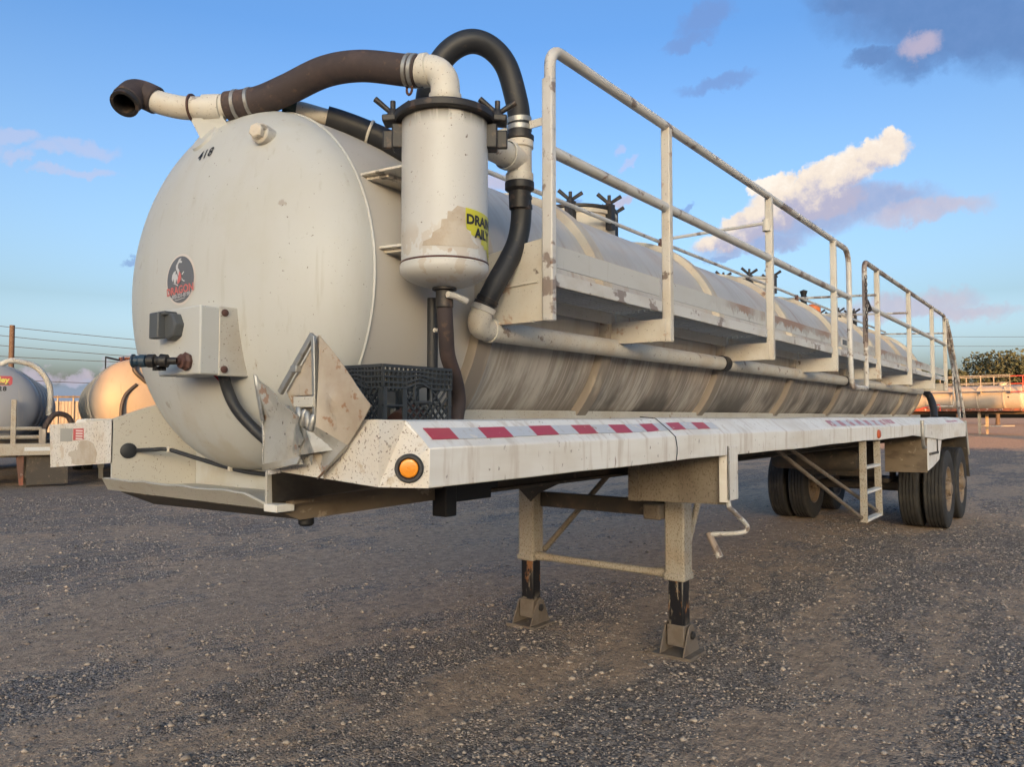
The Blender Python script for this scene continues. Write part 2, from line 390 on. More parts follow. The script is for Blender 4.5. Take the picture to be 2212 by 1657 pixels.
M['toe'] = mat('grey_toeboard_paint', (0.48, 0.475, 0.455), 0.5, layers=[
    dict(s=(2.2, 2, 6), t=0.48, w=0.25, c=(0.43, 0.415, 0.385), a=0.7),
    dict(s=(15, 1, 1.5), t=0.60, w=0.04, c=(0.33, 0.305, 0.28), a=0.9, zb=(2.165, 2.262, 0.31), s2=(1.1, 0.3, 0.3), t2=0.36, x=(-4.3, -4.0)),
    dict(s=(18, 1, 2.0), t=0.66, w=0.07, c=(0.27, 0.15, 0.10), a=0.85, zb=(2.175, 2.262, 0.36), s2=(1.1, 0.3, 0.3), t2=0.40, x=(-4.2, -3.9)),
    dict(SPECK2), dict(s=(9, 5, 12), t=0.71, w=0.03, c=RUST, a=0.8), dict(s=(30, 4, 3), t=0.6, w=0.1, c=(0.40, 0.38, 0.35), a=0.5)])
M['hanger'] = mat('cream_hanger_paint', (0.56, 0.525, 0.46), 0.55, layers=[
    dict(s=4, t=0.44, w=0.25, c=(0.48, 0.41, 0.32), a=0.75), dict(SPECK, t=0.66), SPECK2, dict(s=7, t=0.66, w=0.04, c=(0.12, 0.08, 0.06), a=0.85), dict(s=9, t=0.62, w=0.06, c=(0.33, 0.18, 0.10), a=0.6)])
M['leg'] = mat('mud_spattered_leg_paint', (0.37, 0.335, 0.28), 0.65, layers=[
    dict(s=5, t=0.42, w=0.25, c=(0.34, 0.28, 0.21), a=0.8), dict(s=(95, 95, 70), t=0.50, w=0.16, c=(0.15, 0.115, 0.08), a=0.8), dict(s=(16, 16, 4), t=0.55, w=0.2, c=(0.25, 0.2, 0.15), a=0.6)])
M['legshade'] = mat('muddy_shaded_brace_plate', (0.21, 0.178, 0.138), 0.7, layers=[dict(s=5, t=0.42, w=0.25, c=(0.155, 0.125, 0.095), a=0.8), dict(s=(95, 95, 70), t=0.52, w=0.14, c=(0.09, 0.07, 0.05), a=0.8)])  # darker leg paint: shade under the deck put into the colour, with mud spatter
M['foot'] = mat('dusty_foot_steel', (0.16, 0.13, 0.105), 0.8, layers=[dict(s=9, t=0.45, w=0.2, c=(0.125, 0.095, 0.07), a=0.8), dict(s=30, t=0.6, w=0.08, c=(0.12, 0.09, 0.07), a=0.8)], bump=(30, 0.2, 0.004))
M['greasy'] = mat('greasy_black_leg', (0.013, 0.013, 0.016), 0.3, layers=[
    dict(s=(22, 22, 6), t=0.57, w=0.05, c=(0.46, 0.38, 0.28), a=0.95, rg=0.7, s2=(9, 9, 4), t2=0.46), dict(s=(14, 14, 5), t=0.58, w=0.05, c=(0.26, 0.12, 0.05), a=0.9, rg=0.7), dict(s=18, t=0.52, w=0.08, c=(0.33, 0.28, 0.21), a=0.9, rg=0.8, z=(0.26, 0.15))])
M['under'] = mat('dark_chassis_paint', (0.055, 0.047, 0.04), 0.75, layers=[dict(s=3, t=0.45, w=0.25, c=(0.12, 0.09, 0.062), a=0.8), dict(s=14, t=0.6, w=0.1, c=(0.17, 0.13, 0.095), a=0.6)])
M['coupler'] = mat('brown_coupler_steel', (0.17, 0.13, 0.09), 0.7, layers=[dict(s=(4, 4, 9), t=0.45, w=0.2, c=(0.10, 0.075, 0.052), a=0.8), dict(s=11, t=0.62, w=0.06, c=(0.36, 0.30, 0.23), a=0.6), dict(s=3, t=0.55, w=0.15, c=(0.24, 0.185, 0.12), a=0.7)])
M['black'] = mat('black_steel', (0.012, 0.012, 0.014), 0.55)
M['clamp'] = mat('oily_dark_iron', (0.022, 0.02, 0.02), 0.5, layers=[dict(s=20, t=0.55, w=0.1, c=(0.09, 0.06, 0.045), a=0.7)], bump=(40, 0.2, 0.003))
M['hose'] = mat('black_rubber_hose', (0.02, 0.022, 0.027), 0.5, layers=[dict(s=6, t=0.5, w=0.25, c=(0.042, 0.042, 0.045), a=0.8, rg=0.65), dict(s=30, t=0.63, w=0.06, c=(0.08, 0.06, 0.05), a=0.5)], bump=(60, 0.15, 0.002))
M['bhose'] = mat('weathered_brown_hose', (0.050, 0.037, 0.037), 0.75, layers=[dict(s=7, t=0.45, w=0.25, c=(0.09, 0.06, 0.054), a=0.8), dict(s=26, t=0.6, w=0.08, c=(0.12, 0.075, 0.05), a=0.6), dict(s=3, t=0.55, w=0.2, c=(0.02, 0.02, 0.023), a=0.8)], bump=(45, 0.35, 0.004))
M['pipe'] = mat('off_white_pipe', (0.58, 0.55, 0.49), 0.5, layers=[dict(s=5, t=0.45, w=0.25, c=(0.53, 0.45, 0.35), a=0.75), dict(SPECK, t=0.64), dict(s=12, t=0.64, w=0.05, c=(0.17, 0.1, 0.07), a=0.7), dict(s=9, t=0.66, w=0.04, c=(0.06, 0.05, 0.045), a=0.7)])
M['can'] = mat('canister_paint', (0.515, 0.505, 0.48), 0.42, layers=[
    dict(s=(4, 4, 2), t=0.43, w=0.3, c=(0.45, 0.425, 0.385), a=0.7), dict(SPECK, a=0.6), dict(SPECK2, s=26, t=0.70),
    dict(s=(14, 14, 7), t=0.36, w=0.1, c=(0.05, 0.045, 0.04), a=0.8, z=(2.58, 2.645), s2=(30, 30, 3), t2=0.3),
    dict(s=(9, 9, 7), t=0.52, w=0.02, c=(0.44, 0.375, 0.30), a=0.6, z=(2.26, 2.20), seed=1.6),
    dict(s=(14, 14, 12), t=0.67, w=0.03, c=(0.36, 0.27, 0.2), a=0.8)])
M['galv'] = mat('bare_grey_steel', (0.33, 0.33, 0.32), 0.45, 0.6, layers=[dict(s=12, t=0.5, w=0.2, c=(0.22, 0.19, 0.16), a=0.8, rg=0.7)])
M['bent'] = mat('scratched_aluminium_plate', (0.40, 0.385, 0.35), 0.45, 0.3, layers=[
    dict(s=5, t=0.40, w=0.25, c=(0.29, 0.265, 0.225), a=0.85, rg=0.7), dict(s=(9, 9, 4), t=0.58, w=0.1, c=(0.13, 0.14, 0.145), a=0.85, rg=0.35), dict(s=44, t=0.65, w=0.05, c=(0.05, 0.04, 0.035), a=0.9),
    dict(s=14, t=0.60, w=0.05, c=(0.28, 0.14, 0.075), a=0.75)], bump=(7, 0.35, 0.012))
M['diamond'] = mat('rust_stained_plate', (0.48, 0.42, 0.345), 0.5, 0.2, layers=[
    dict(s=6, t=0.42, w=0.25, c=(0.39, 0.31, 0.235), a=0.8), dict(s=(10, 10, 5), t=0.58, w=0.08, c=(0.15, 0.155, 0.155), a=0.85), dict(s=26, t=0.58, w=0.08, c=(0.30, 0.15, 0.075), a=0.75), dict(s=50, t=0.68, w=0.04, c=(0.08, 0.05, 0.04), a=0.9)], bump=(6, 0.3, 0.01))
M['crate'] = mat('charcoal_crate_plastic', (0.035, 0.04, 0.046), 0.5, layers=[dict(s=10, t=0.5, w=0.25, c=(0.06, 0.06, 0.06), a=0.6)])
M['tyre'] = mat('dusty_tyre_rubber', (0.028, 0.027, 0.027), 0.8, layers=[dict(s=6, t=0.45, w=0.3, c=(0.065, 0.057, 0.05), a=0.7), dict(s=30, t=0.6, w=0.1, c=(0.09, 0.078, 0.065), a=0.5)])
M['rim'] = mat('dirty_wheel_steel', (0.22, 0.165, 0.115), 0.6, layers=[dict(s=8, t=0.45, w=0.25, c=(0.17, 0.12, 0.085), a=0.85), dict(s=20, t=0.6, w=0.06, c=(0.1, 0.06, 0.04), a=0.8)])
M['amber'] = mat('amber_lens', (0.75, 0.25, 0.012), 0.25, layers=[dict(s=45, t=0.5, w=0.3, c=(0.55, 0.15, 0.01), a=0.7)], spec=0.6, coat=0.4)
M['redlens'] = mat('orange_marker_lens', (0.42, 0.085, 0.03), 0.3, coat=0.3)
M['tapered'] = mat('red_reflective_tape', (0.43, 0.055, 0.085), 0.35, layers=[dict(s=(9, 20, 20), t=0.66, w=0.02, c=(0.66, 0.62, 0.57), a=0.9), dict(s=5, t=0.5, w=0.3, c=(0.36, 0.05, 0.07), a=0.7), dict(s=(50, 30, 60), t=0.66, w=0.05, c=(0.2, 0.1, 0.09), a=0.6)])
M['tapew'] = mat('silver_reflective_tape', (0.50, 0.52, 0.55), 0.3, layers=[dict(s=(9, 20, 20), t=0.64, w=0.02, c=(0.64, 0.60, 0.54), a=0.9), dict(s=(30, 20, 40), t=0.58, w=0.08, c=(0.42, 0.40, 0.37), a=0.6), dict(s=(16, 20, 30), t=0.67, w=0.03, c=(0.27, 0.2, 0.15), a=0.8)])
M['faded'] = mat('faded_red_tape', (0.45, 0.20, 0.22), 0.5, layers=[dict(s=(14, 20, 20), t=0.52, w=0.1, c=(0.60, 0.56, 0.52), a=0.9)])
M['ink'] = mat('black_lettering', (0.02, 0.02, 0.022), 0.5)
M['yellow'] = mat('yellow_decal', (0.50, 0.47, 0.035), 0.4, layers=[dict(s=14, t=0.55, w=0.12, c=(0.36, 0.35, 0.05), a=0.6), dict(s=30, t=0.68, w=0.04, c=(0.5, 0.4, 0.28), a=0.8)])
M['peel'] = mat('bare_primer_patch', (0.455, 0.405, 0.34), 0.65, layers=[dict(s=9, t=0.45, w=0.2, c=(0.37, 0.295, 0.22), a=0.7), dict(SPECK, a=0.6)])
M['embdark'] = mat('emblem_charcoal', (0.115, 0.12, 0.135), 0.45)
M['embred'] = mat('emblem_red', (0.52, 0.14, 0.13), 0.45)
M['embwhite'] = mat('emblem_silver', (0.48, 0.49, 0.51), 0.4)
M['embring'] = mat('emblem_pale_ring', (0.56, 0.51, 0.48), 0.5)
M['bluefit'] = mat('blue_fitting', (0.022, 0.045, 0.072), 0.45, layers=[dict(s=40, t=0.55, w=0.1, c=(0.07, 0.06, 0.05), a=0.7)])
M['rustfit'] = mat('rusty_fitting', (0.085, 0.04, 0.032), 0.6)
M['plug'] = mat('grey_socket_plastic', (0.075, 0.08, 0.085), 0.45)
M['redwire'] = mat('red_cable', (0.36, 0.02, 0.025), 0.45)
M['stick_grey'] = mat('grey_sticker', (0.33, 0.32, 0.29), 0.5)
M['stick_red'] = mat('red_sticker', (0.48, 0.09, 0.09), 0.5)
M['stick_white'] = mat('pale_print', (0.66, 0.62, 0.58), 0.5)
M['orange'] = mat('orange_cap_paint', (0.62, 0.16, 0.04), 0.5)
M['green'] = mat('green_cap', (0.03, 0.05, 0.045), 0.5)

# ------------------------------------------------------------------ ground


def vnoise(x, y, seed):
    r = np.random.default_rng(seed); T = r.random((256, 256))
    xi = np.floor(x).astype(int); yi = np.floor(y).astype(int); fx = x - xi; fy = y - yi
    fx = fx * fx * (3 - 2 * fx); fy = fy * fy * (3 - 2 * fy)
    a = T[xi % 256, yi % 256]; b = T[(xi + 1) % 256, yi % 256]; c = T[xi % 256, (yi + 1) % 256]; d = T[(xi + 1) % 256, (yi + 1) % 256]
    return (a * (1 - fx) + b * fx) * (1 - fy) + (c * (1 - fx) + d * fx) * fy


def fbm(x, y, seed, o=4):
    s = 0; a = 0.5; t = 0
    for k in range(o):
        s = s + a * vnoise(x * 2 ** k + 17.3 * k, y * 2 ** k + 9.1 * k, seed + k); t += a; a *= 0.55
    return s / t


def dirt_at(x, y):
    """where brown dirt lies bare between the gravel: long patches along the tracks"""
    wx = x + 0.6 * (fbm(x * 0.9, y * 0.9, 40) - 0.5); wy = y + 0.5 * (fbm(x * 0.8, y * 0.8, 50) - 0.5)
    a = fbm(wx * 0.22 + 5, wy * 1.05 + 3, 11, 4); b = fbm(wx * 0.9, wy * 2.2, 23, 4); e = fbm(x * 2.3, y * 3.4, 37, 4)
    worn = 0.17 * np.exp(-((x - 8) / 6.5) ** 2 - ((y - 2.6) / 3.4) ** 2) + 0.05 * np.exp(-((x - 4.2) / 3.0) ** 2 - ((y + 0.1) / 0.45) ** 2)
    return np.clip((0.44 * a + 0.32 * b + 0.24 * e + worn - 0.475) / 0.20, 0, 1)


def height_at(x, y):
    far = np.clip(1 - np.hypot(x - 5, y) / 60.0, 0, 1)
    dp = x * 0.797 + (y + 2.817) * 0.604; lt = x * 0.604 - (y + 2.817) * 0.797
    sm = lambda t: np.clip(t, 0, 1) ** 2 * (3 - 2 * np.clip(t, 0, 1))
    rise = 0.42 * sm((dp - 24) / 24) * sm((lt + 2) / 16)      # the yard climbs a little towards the right
    return rise + (0.030 * (fbm(x * 0.35, y * 0.9, 71, 3) - 0.5) + 0.022 * (fbm(x * 1.6, y * 4.2, 81, 4) - 0.5)) * far - 0.006


def make_ground():
    n = 420; k = np.linspace(-1, 1, n); S = np.sinh(k * 6.3) / np.sinh(6.3)
    X, Y = np.meshgrid(4.0 + S * 900, -1.0 + S * 900, indexing='ij')
    Z = height_at(X, Y); D = dirt_at(X, Y)
    q_ = X * 0.574 - Y * 0.819; s_ = X * 0.819 + Y * 0.574
    D = np.maximum(D, np.clip((s_ - 33 + 1.5 * (fbm(X * 0.4, Y * 0.4, 91) - 0.5)) / 2, 0, 1) * np.clip((q_ - 12) / 6, 0, 1))   # low sun's lit strip on the right, put into the ground colour
    vs = np.stack([X, Y, Z], -1).reshape(-1, 3)
    i = np.arange(n * n).reshape(n, n)
    q = np.stack([i[:-1, :-1], i[1:, :-1], i[1:, 1:], i[:-1, 1:]], -1).reshape(-1, 4)
    me = bpy.data.meshes.new('ground'); me.vertices.add(len(vs)); me.vertices.foreach_set('co', vs.ravel())
    me.loops.add(q.size); me.loops.foreach_set('vertex_index', q.ravel()); me.polygons.add(len(q))
    me.polygons.foreach_set('loop_start', np.arange(0, q.size, 4)); me.update(); me.validate()
    me.polygons.foreach_set('use_smooth', np.ones(len(q), bool))
    at = me.attributes.new('dirt', 'FLOAT', 'POINT'); at.data.foreach_set('value', D.ravel().astype(np.float32))
    m = bpy.data.materials.new('crushed_gravel_and_dirt'); m.use_nodes = True; t = NT(m.node_tree); t.n.clear()
    out = t.new('ShaderNodeOutputMaterial'); b = t.new('ShaderNodeBsdfPrincipled'); t.l.new(b.outputs[0], out.inputs[0])
    co = t.new('ShaderNodeTexCoord').outputs['Object']
    da = t.new('ShaderNodeAttribute', attribute_name='dirt').outputs['Fac']
    fine = t.noise(co, 9, 5, 0.65); mid = t.noise(co, 2.2, 4, 0.6)
    mp = t.new('ShaderNodeMapping'); t.l.new(co, mp.inputs[0]); mp.inputs['Scale'].default_value = (0.5, 2.4, 1); strk = t.noise(mp.outputs[0], 1.6, 7, 0.72)
    gritn = t.noise(co, 30, 4, 0.7); mp3 = t.new('ShaderNodeMapping'); t.l.new(co, mp3.inputs[0]); mp3.inputs['Scale'].default_value = (3.0, 9.0, 1); rid = t.noise(mp3.outputs[0], 1.4, 6, 0.7)
    vor = t.new('ShaderNodeTexVoronoi'); t.l.new(co, vor.inputs[0]); vor.inputs['Scale'].default_value = 75
    vor2 = t.new('ShaderNodeTexVoronoi'); t.l.new(co, vor2.inputs[0]); vor2.inputs['Scale'].default_value = 32
    sepc = t.new('ShaderNodeSeparateColor'); t.l.new(vor.outputs['Color'], sepc.inputs[0])
    grav = t.mix(sepc.outputs[0], c4((0.10, 0.085, 0.078)), c4((0.44, 0.365, 0.305)))
    grav = t.mix(t.math('MULTIPLY', t.ramp(sepc.outputs[1], 0.97, 0.99), 0.6), grav, c4((0.50, 0.44, 0.36)))
    grav = t.mix(t.math('MULTIPLY', t.ramp(mid, 0.45, 0.7), 0.5), grav, c4((0.34, 0.25, 0.175)))
    grav = t.mix(t.math('MULTIPLY', t.ramp(rid, 0.55, 0.40), 0.45), grav, c4((0.115, 0.097, 0.09)))  # ridge hollows darkened: small crevice shadows put into the gravel colour
    dirt = t.mix(t.ramp(t.math('ADD', t.math('MULTIPLY', fine, 0.5), t.math('MULTIPLY', gritn, 0.5)), 0.38, 0.62), c4((0.30, 0.215, 0.155)), c4((0.53, 0.375, 0.255)))
    f = t.math('ADD', da, t.math('MULTIPLY', t.math('SUBTRACT', fine, 0.5), 1.3))
    f = t.math('ADD', f, t.math('MULTIPLY', t.math('SUBTRACT', gritn, 0.5), 1.2))
    f = t.math('ADD', f, t.math('MULTIPLY', t.math('SUBTRACT', rid, 0.5), 1.3))
    f = t.math('ADD', f, t.math('MULTIPLY', t.math('SUBTRACT', strk, 0.52), 1.3))
    f = t.ramp(f, 0.10, 0.72, 0.0, 0.95)
    t.l.new(t.mix(f, grav, dirt), b.inputs['Base Color'])
    b.inputs['Roughness'].default_value = 1.0; b.inputs['Specular IOR Level'].default_value = 0.04
    hgt = t.math('ADD', t.math('MULTIPLY', t.math('SUBTRACT', 1.0, vor.outputs['Distance']), 0.35), t.math('MULTIPLY', t.math('SUBTRACT', 1.0, vor2.outputs['Distance']), 0.3))
    hgt = t.math('ADD', t.math('MULTIPLY', hgt, t.math('SUBTRACT', 1.0, t.math('MULTIPLY', f, 0.8))), t.math('MULTIPLY', strk, 1.2))
    hgt = t.math('ADD', hgt, t.math('MULTIPLY', fine, 0.9)); hgt = t.math('ADD', hgt, t.math('MULTIPLY', rid, 1.1)); hgt = t.math('ADD', hgt, t.math('MULTIPLY', gritn, 0.35))
    bp = t.new('ShaderNodeBump'); bp.inputs['Strength'].default_value = 1.0; bp.inputs['Distance'].default_value = 0.038
    t.l.new(hgt, bp.inputs['Height']); t.l.new(bp.outputs[0], b.inputs['Normal'])
    me.materials.append(m)
    o = bpy.data.objects.new('ground', me); COL.objects.link(o); o['kind'] = 'structure'; return o


def make_gravel(N=110000):
    d = 1.55 + 13.5 * rng.random(N * 2) ** 2.0; l = (rng.random(N * 2) - 0.5) * 1.62 * d
    f2 = np.array([math.cos(_a), math.sin(_a)]); r2 = np.array([math.sin(_a), -math.cos(_a)])
    x = d * f2[0] + l * r2[0]; y = -2.817 + d * f2[1] + l * r2[1]
    dirt = dirt_at(x, y); keep = rng.random(N * 2) > np.clip(dirt * 0.8 + 0.9 * (fbm(x * 1.3, y * 2.5, 5, 3) - 0.45), 0.05, 0.92)
    x, y, d = x[keep][:N], y[keep][:N], d[keep][:N]; n = len(x)
    s = np.exp(rng.normal(math.log(0.0043), 0.46, n)); s = np.where(rng.random(n) < 0.02, s * 2.2, s); s = np.clip(s * (1 + 0.05 * d), 0.0025, 0.024)
    z = height_at(x, y)
    oct_ = np.array([[1, 0, 0], [0, 1, 0], [-1, 0, 0], [0, -1, 0], [0.1, 0, 1], [0, 0.1, -1]], float)
    V = oct_[None] * (1 + 0.55 * (rng.random((n, 6, 3)) - 0.5)); V[:, :, 2] *= 0.62; V[:, :, 0] *= (0.8 + 0.7 * rng.random((n, 1)))
    an = rng.random(n) * 6.283; ca, sa = np.cos(an), np.sin(an)
    vx = V[:, :, 0] * ca[:, None] - V[:, :, 1] * sa[:, None]; vy = V[:, :, 0] * sa[:, None] + V[:, :, 1] * ca[:, None]
    P = np.stack([vx * s[:, None] + x[:, None], vy * s[:, None] + y[:, None], V[:, :, 2] * s[:, None] + (z + s * 0.25)[:, None]], -1).reshape(-1, 3)
    F = np.array([[0, 1, 4], [1, 2, 4], [2, 3, 4], [3, 0, 4], [1, 0, 5], [2, 1, 5], [3, 2, 5], [0, 3, 5]])
    Q = (F[None] + 6 * np.arange(n)[:, None, None]).reshape(-1, 3)
    me = bpy.data.meshes.new('gravel'); me.vertices.add(len(P)); me.vertices.foreach_set('co', P.ravel())
    me.loops.add(Q.size); me.loops.foreach_set('vertex_index', Q.ravel()); me.polygons.add(len(Q)); me.polygons.foreach_set('loop_start', np.arange(0, Q.size, 3)); me.update(); me.validate()
    tone = np.repeat(rng.random(n), 6).astype(np.float32)
    at = me.attributes.new('tone', 'FLOAT', 'POINT'); at.data.foreach_set('value', tone)
    m = bpy.data.materials.new('loose_stone'); m.use_nodes = True; t = NT(m.node_tree); b = t.n['Principled BSDF']
    tn = t.new('ShaderNodeAttribute', attribute_name='tone').outputs['Fac']
    c = t.mix(t.ramp(tn, 0.0, 0.7), c4((0.12, 0.10, 0.092)), c4((0.40, 0.33, 0.27))); c = t.mix(t.ramp(tn, 0.985, 1.0), c, c4((0.48, 0.42, 0.36)))
    t.l.new(c, b.inputs['Base Color']); b.inputs['Roughness'].default_value = 0.95; b.inputs['Specular IOR Level'].default_value = 0.08
    me.materials.append(m)
    o = bpy.data.objects.new('gravel', me); COL.objects.link(o); o['kind'] = 'stuff'; return o


make_ground(); make_gravel()

# ------------------------------------------------------------------ the white tank trailer
TR, TZ, TXW, THD = 0.75, 2.088, 1.90, 0.35     # barrel radius, axis height, front seam, depth of dished head
TEND = 13.05
T = thing('tank_trailer', 'long worn white tank trailer on landing legs, numbered 418 on its front', 'tank trailer', (8, 0, 0))


def head_x(y, z, lift=0.0):
    q = max(0.0, 1 - (y * y + (z - TZ) ** 2) / (TR * TR)); return TXW - THD * math.sqrt(q) - lift


def on_head(vs, y0, z0, lift, rot=0.0):
    ca, sa = math.cos(R_(rot)), math.sin(R_(rot)); out = []
    for v in vs:
        u, w = v[0] * ca - v[1] * sa, v[0] * sa + v[1] * ca
        y, z = y0 - u, z0 + w; out.append((head_x(y, z, lift), y, z))
    return out


def ring(x, r, hw, th, n=96, z=TZ):
    g = G(); g.lathe([(r - 0.004, -hw), (r + th * 0.6, -hw), (r + th, -hw + 0.008), (r + th, hw - 0.008), (r + th * 0.6, hw), (r - 0.004, hw)], (x, 0, z), (1, 0, 0), n); return g


def build_tank():
    prof = [(TR * math.sin(a), -THD * math.cos(a)) for a in np.linspace(0, math.pi / 2, 28)]
    hd = G().lathe(prof, (TXW, 0, TZ), (1, 0, 0), 128).build('tank_head', M['head'], T)
    bar = G().lathe([(TR, TXW)] + [(TR, x) for x in np.linspace(TXW + 0.4, TEND, 24)] + [(TR * math.cos(a), TEND + THD * math.sin(a)) for a in np.linspace(0.1, math.pi / 2, 12)],
                    (0, 0, TZ), (1, 0, 0), 128).build('tank_barrel', M['barrel'], T)
    G().tube([(TXW, (TR + 0.001) * math.cos(a), TZ + (TR + 0.001) * math.sin(a)) for a in np.linspace(0, 2 * math.pi, 96, endpoint=False)], 0.006, 6, True).build('weld_seam', M['head'], bar)
    for x in (2.52, 3.55, 5.13, 6.75, 8.40, 10.09, 11.75, 12.95):
        ring(x, TR, 0.055, 0.042).build('reinforcing_band', M['band'], bar)
    # number, emblem and plug on the dished head
    vs, fs = text_faces('418', 0.058, 0.0010, 1.08)
    G().add(on_head(vs, -0.052, 2.598, 0.0025, 6), fs).build('number', M['ink'], hd, smooth=0)
    ey, ez, er = -0.048, 2.086, 0.090
    g = G()
    def disc(r, lift, mat_i):
        g.cur = mat_i; P = [(0, 0)]; F = []
        rows = []; vs = [(0, 0)]
        for k in range(1, 9):
            rows.append([len(vs) + i for i in range(40)]); vs += [(r * k / 8 * math.cos(2 * math.pi * i / 40), r * k / 8 * math.sin(2 * math.pi * i / 40)) for i in range(40)]
        F = [(0, rows[0][i], rows[0][(i + 1) % 40]) for i in range(40)]
        for A, B in zip(rows[:-1], rows[1:]):
            F += [(A[i], B[i], B[(i + 1) % 40], A[(i + 1) % 40]) for i in range(40)]
        g.add(on_head(vs, ey, ez, lift), F)
    disc(er * 1.10, 0.0015, 0); disc(er, 0.003, 1)
    def flat(pts, mi, lift=0.0045):
        g.cur = mi; vs, fs = poly_faces([((p[0] - 350) / 168 * er, -(p[1] - 365) / 283 * er) for p in pts], 0.012); g.add(on_head(vs, ey, ez, lift), fs)
    # the beast: neck and head, belly, wing, leg and tail, as it is drawn on the plate
    flat([(322, 150), (335, 118), (352, 108), (368, 112), (352, 130), (378, 150), (372, 168), (340, 160), (328, 180), (326, 220), (345, 250), (356, 290), (340, 330), (330, 300), (316, 262), (302, 230), (300, 190)], 3)
    flat([(350, 262), (366, 290), (378, 330), (374, 370), (352, 412), (330, 418), (328, 380), (340, 335)], 2, 0.006)
    flat([(302, 250), (276, 262), (255, 300), (250, 345), (262, 385), (275, 345), (282, 395), (292, 350), (300, 412), (312, 350), (322, 400), (332, 340), (318, 290), (300, 300), (290, 290), (300, 268)], 3)
    flat([(384, 318), (408, 282), (400, 276), (376, 304)], 3); flat([(376, 340), (392, 372), (424, 396), (404, 398), (380, 378)], 3)
    flat([(262, 400), (300, 420), (335, 445), (330, 425), (296, 408)], 3)
    vs, fs = text_faces('DRAGON', 0.041, 0.0011, 1.05); g.cur = 2; g.add(on_head(vs, ey, ez - 0.041, 0.0045, 3), fs)
    vs, fs = text_faces('1-800-231-8198', 0.0215, 0.0003); g.cur = 3; g.add(on_head(vs, ey, ez - 0.063, 0.0045, 3), fs)
    flat([(290, 602), (330, 606), (420, 590), (418, 596), (330, 613), (292, 610)], 3)
    g.build('emblem', [M['embring'], M['embdark'], M['embred'], M['embwhite']], hd, smooth=0)
    py, pz = -0.345, 2.624; px = head_x(py, pz); nrm = Vector((-0.72, -0.36, 0.6)).normalized()
    g = G(); o = Vector((px, py, pz))
    ax = Vector((-0.93, -0.30, 0.05)); g.lathe([(0.039, -0.06), (0.039, 0.038), (0.034, 0.043), (0.0, 0.043)], o, ax, 24)
    g.lathe([(0.030, 0.038), (0.030, 0.064), (0.024, 0.069), (0, 0.069)], o, ax, 6)
    g.build('hex_plug', M['pipe'], hd, smooth=25)
    # sockets box
    x0, x1, y0, y1, z0, z1 = 1.457, 1.69, -0.350, -0.072, 1.709, 1.952
    bx = G().boxb(x0, x1, y0, y1, z0, z1).build('junction_box', M['head'], T, bev=0.006)
    G().boxb(1.529, 1.70, y0 - 0.004, y0 + 0.02, z0 - 0.003, z1 + 0.003).build('box_flange', M['nose'], bx, bev=0.003)
    for z in (z0 + 0.02, z1 - 0.02):
        G().lathe([(0.013, 0), (0.013, 0.006), (0.008, 0.009), (0, 0.009)], (1.548, y0 - 0.004, z), (0, -1, 0), 12).build('screw', M['rustfit'], bx)
    g = G(); c = Vector((x0, -0.195, 1.884))
    g.lathe([(0.052, 0), (0.052, 0.028), (0.046, 0.034), (0.0, 0.034)], c, (-1, 0, 0), 7)
    g.boxb(x0 - 0.062, x0 - 0.030, -0.180, -0.118, 1.840, 1.934); g.boxb(x0 - 0.05, x0, -0.20, -0.15, 1.923, 1.938)
    g.build('plug_socket', M['plug'], bx, bev=0.006)
    g = G(); c = Vector((x0, -0.277, 1.755))
    g.lathe([(0.030, 0), (0.034, 0.012), (0.026, 0.020), (0.026, 0.03), (0.013, 0.032), (0.013, 0.045)], c, (-1, 0, 0), 8); g.build('rusty_nut', M['rustfit'], bx, smooth=25)
    ax = Vector((-0.62, 0.78, 0.0)).normalized()
    e = c + Vector((-0.04, 0, 0))
    g = G(); g.lathe([(0.013, 0), (0.013, 0.03), (0.023, 0.034), (0.025, 0.056), (0.018, 0.061), (0.016, 0.074), (0.024, 0.078), (0.024, 0.10), (0.017, 0.105)], e, ax, 16)
    for k in range(5):
        a = k * 1.26; p = e + ax * (0.05 + 0.012 * (k % 3)); g.boxb(p.x - 0.008, p.x + 0.008, p.y - 0.008 + 0.0 * a, p.y + 0.008, p.z - 0.034 + 0.006 * (k % 2), p.z - 0.02)
    g.build('air_coupling', M['clamp'], bx, smooth=25)
    G().lathe([(0.016, 0.105), (0.022, 0.108), (0.023, 0.128), (0.019, 0.132), (0.019, 0.146), (0.024, 0.149), (0.024, 0.154), (0.0, 0.154)], e, ax, 16).build('blue_air_fitting', M['bluefit'], bx, smooth=25)
    # cable from the box down behind the bent plates
    pts = [(1.59, -0.315, 1.72), (1.615, -0.305, 1.66), (1.64, -0.325, 1.59), (1.68, -0.37, 1.52), (1.72, -0.45, 1.45), (1.76, -0.55, 1.39), (1.78, -0.62, 1.36)]
    G().tube(spline([(p[0] - 0.02, p[1], p[2]) for p in pts]), 0.021, 12).build('loom', M['hose'], T)
    G().tube(spline([(1.535, -0.30, 1.72), (1.575, -0.292, 1.69), (1.60, -0.305, 1.655), (1.62, -0.32, 1.62)]), 0.005, 8).build('red_cable', M['redwire'], T)
    # small welded lug
    G().boxb(1.60, 1.66, -0.585, -0.555, 1.545, 1.60).build('lug', M['white'], T, bev=0.003)
    return hd, bar


HEAD, BARREL = build_tank()


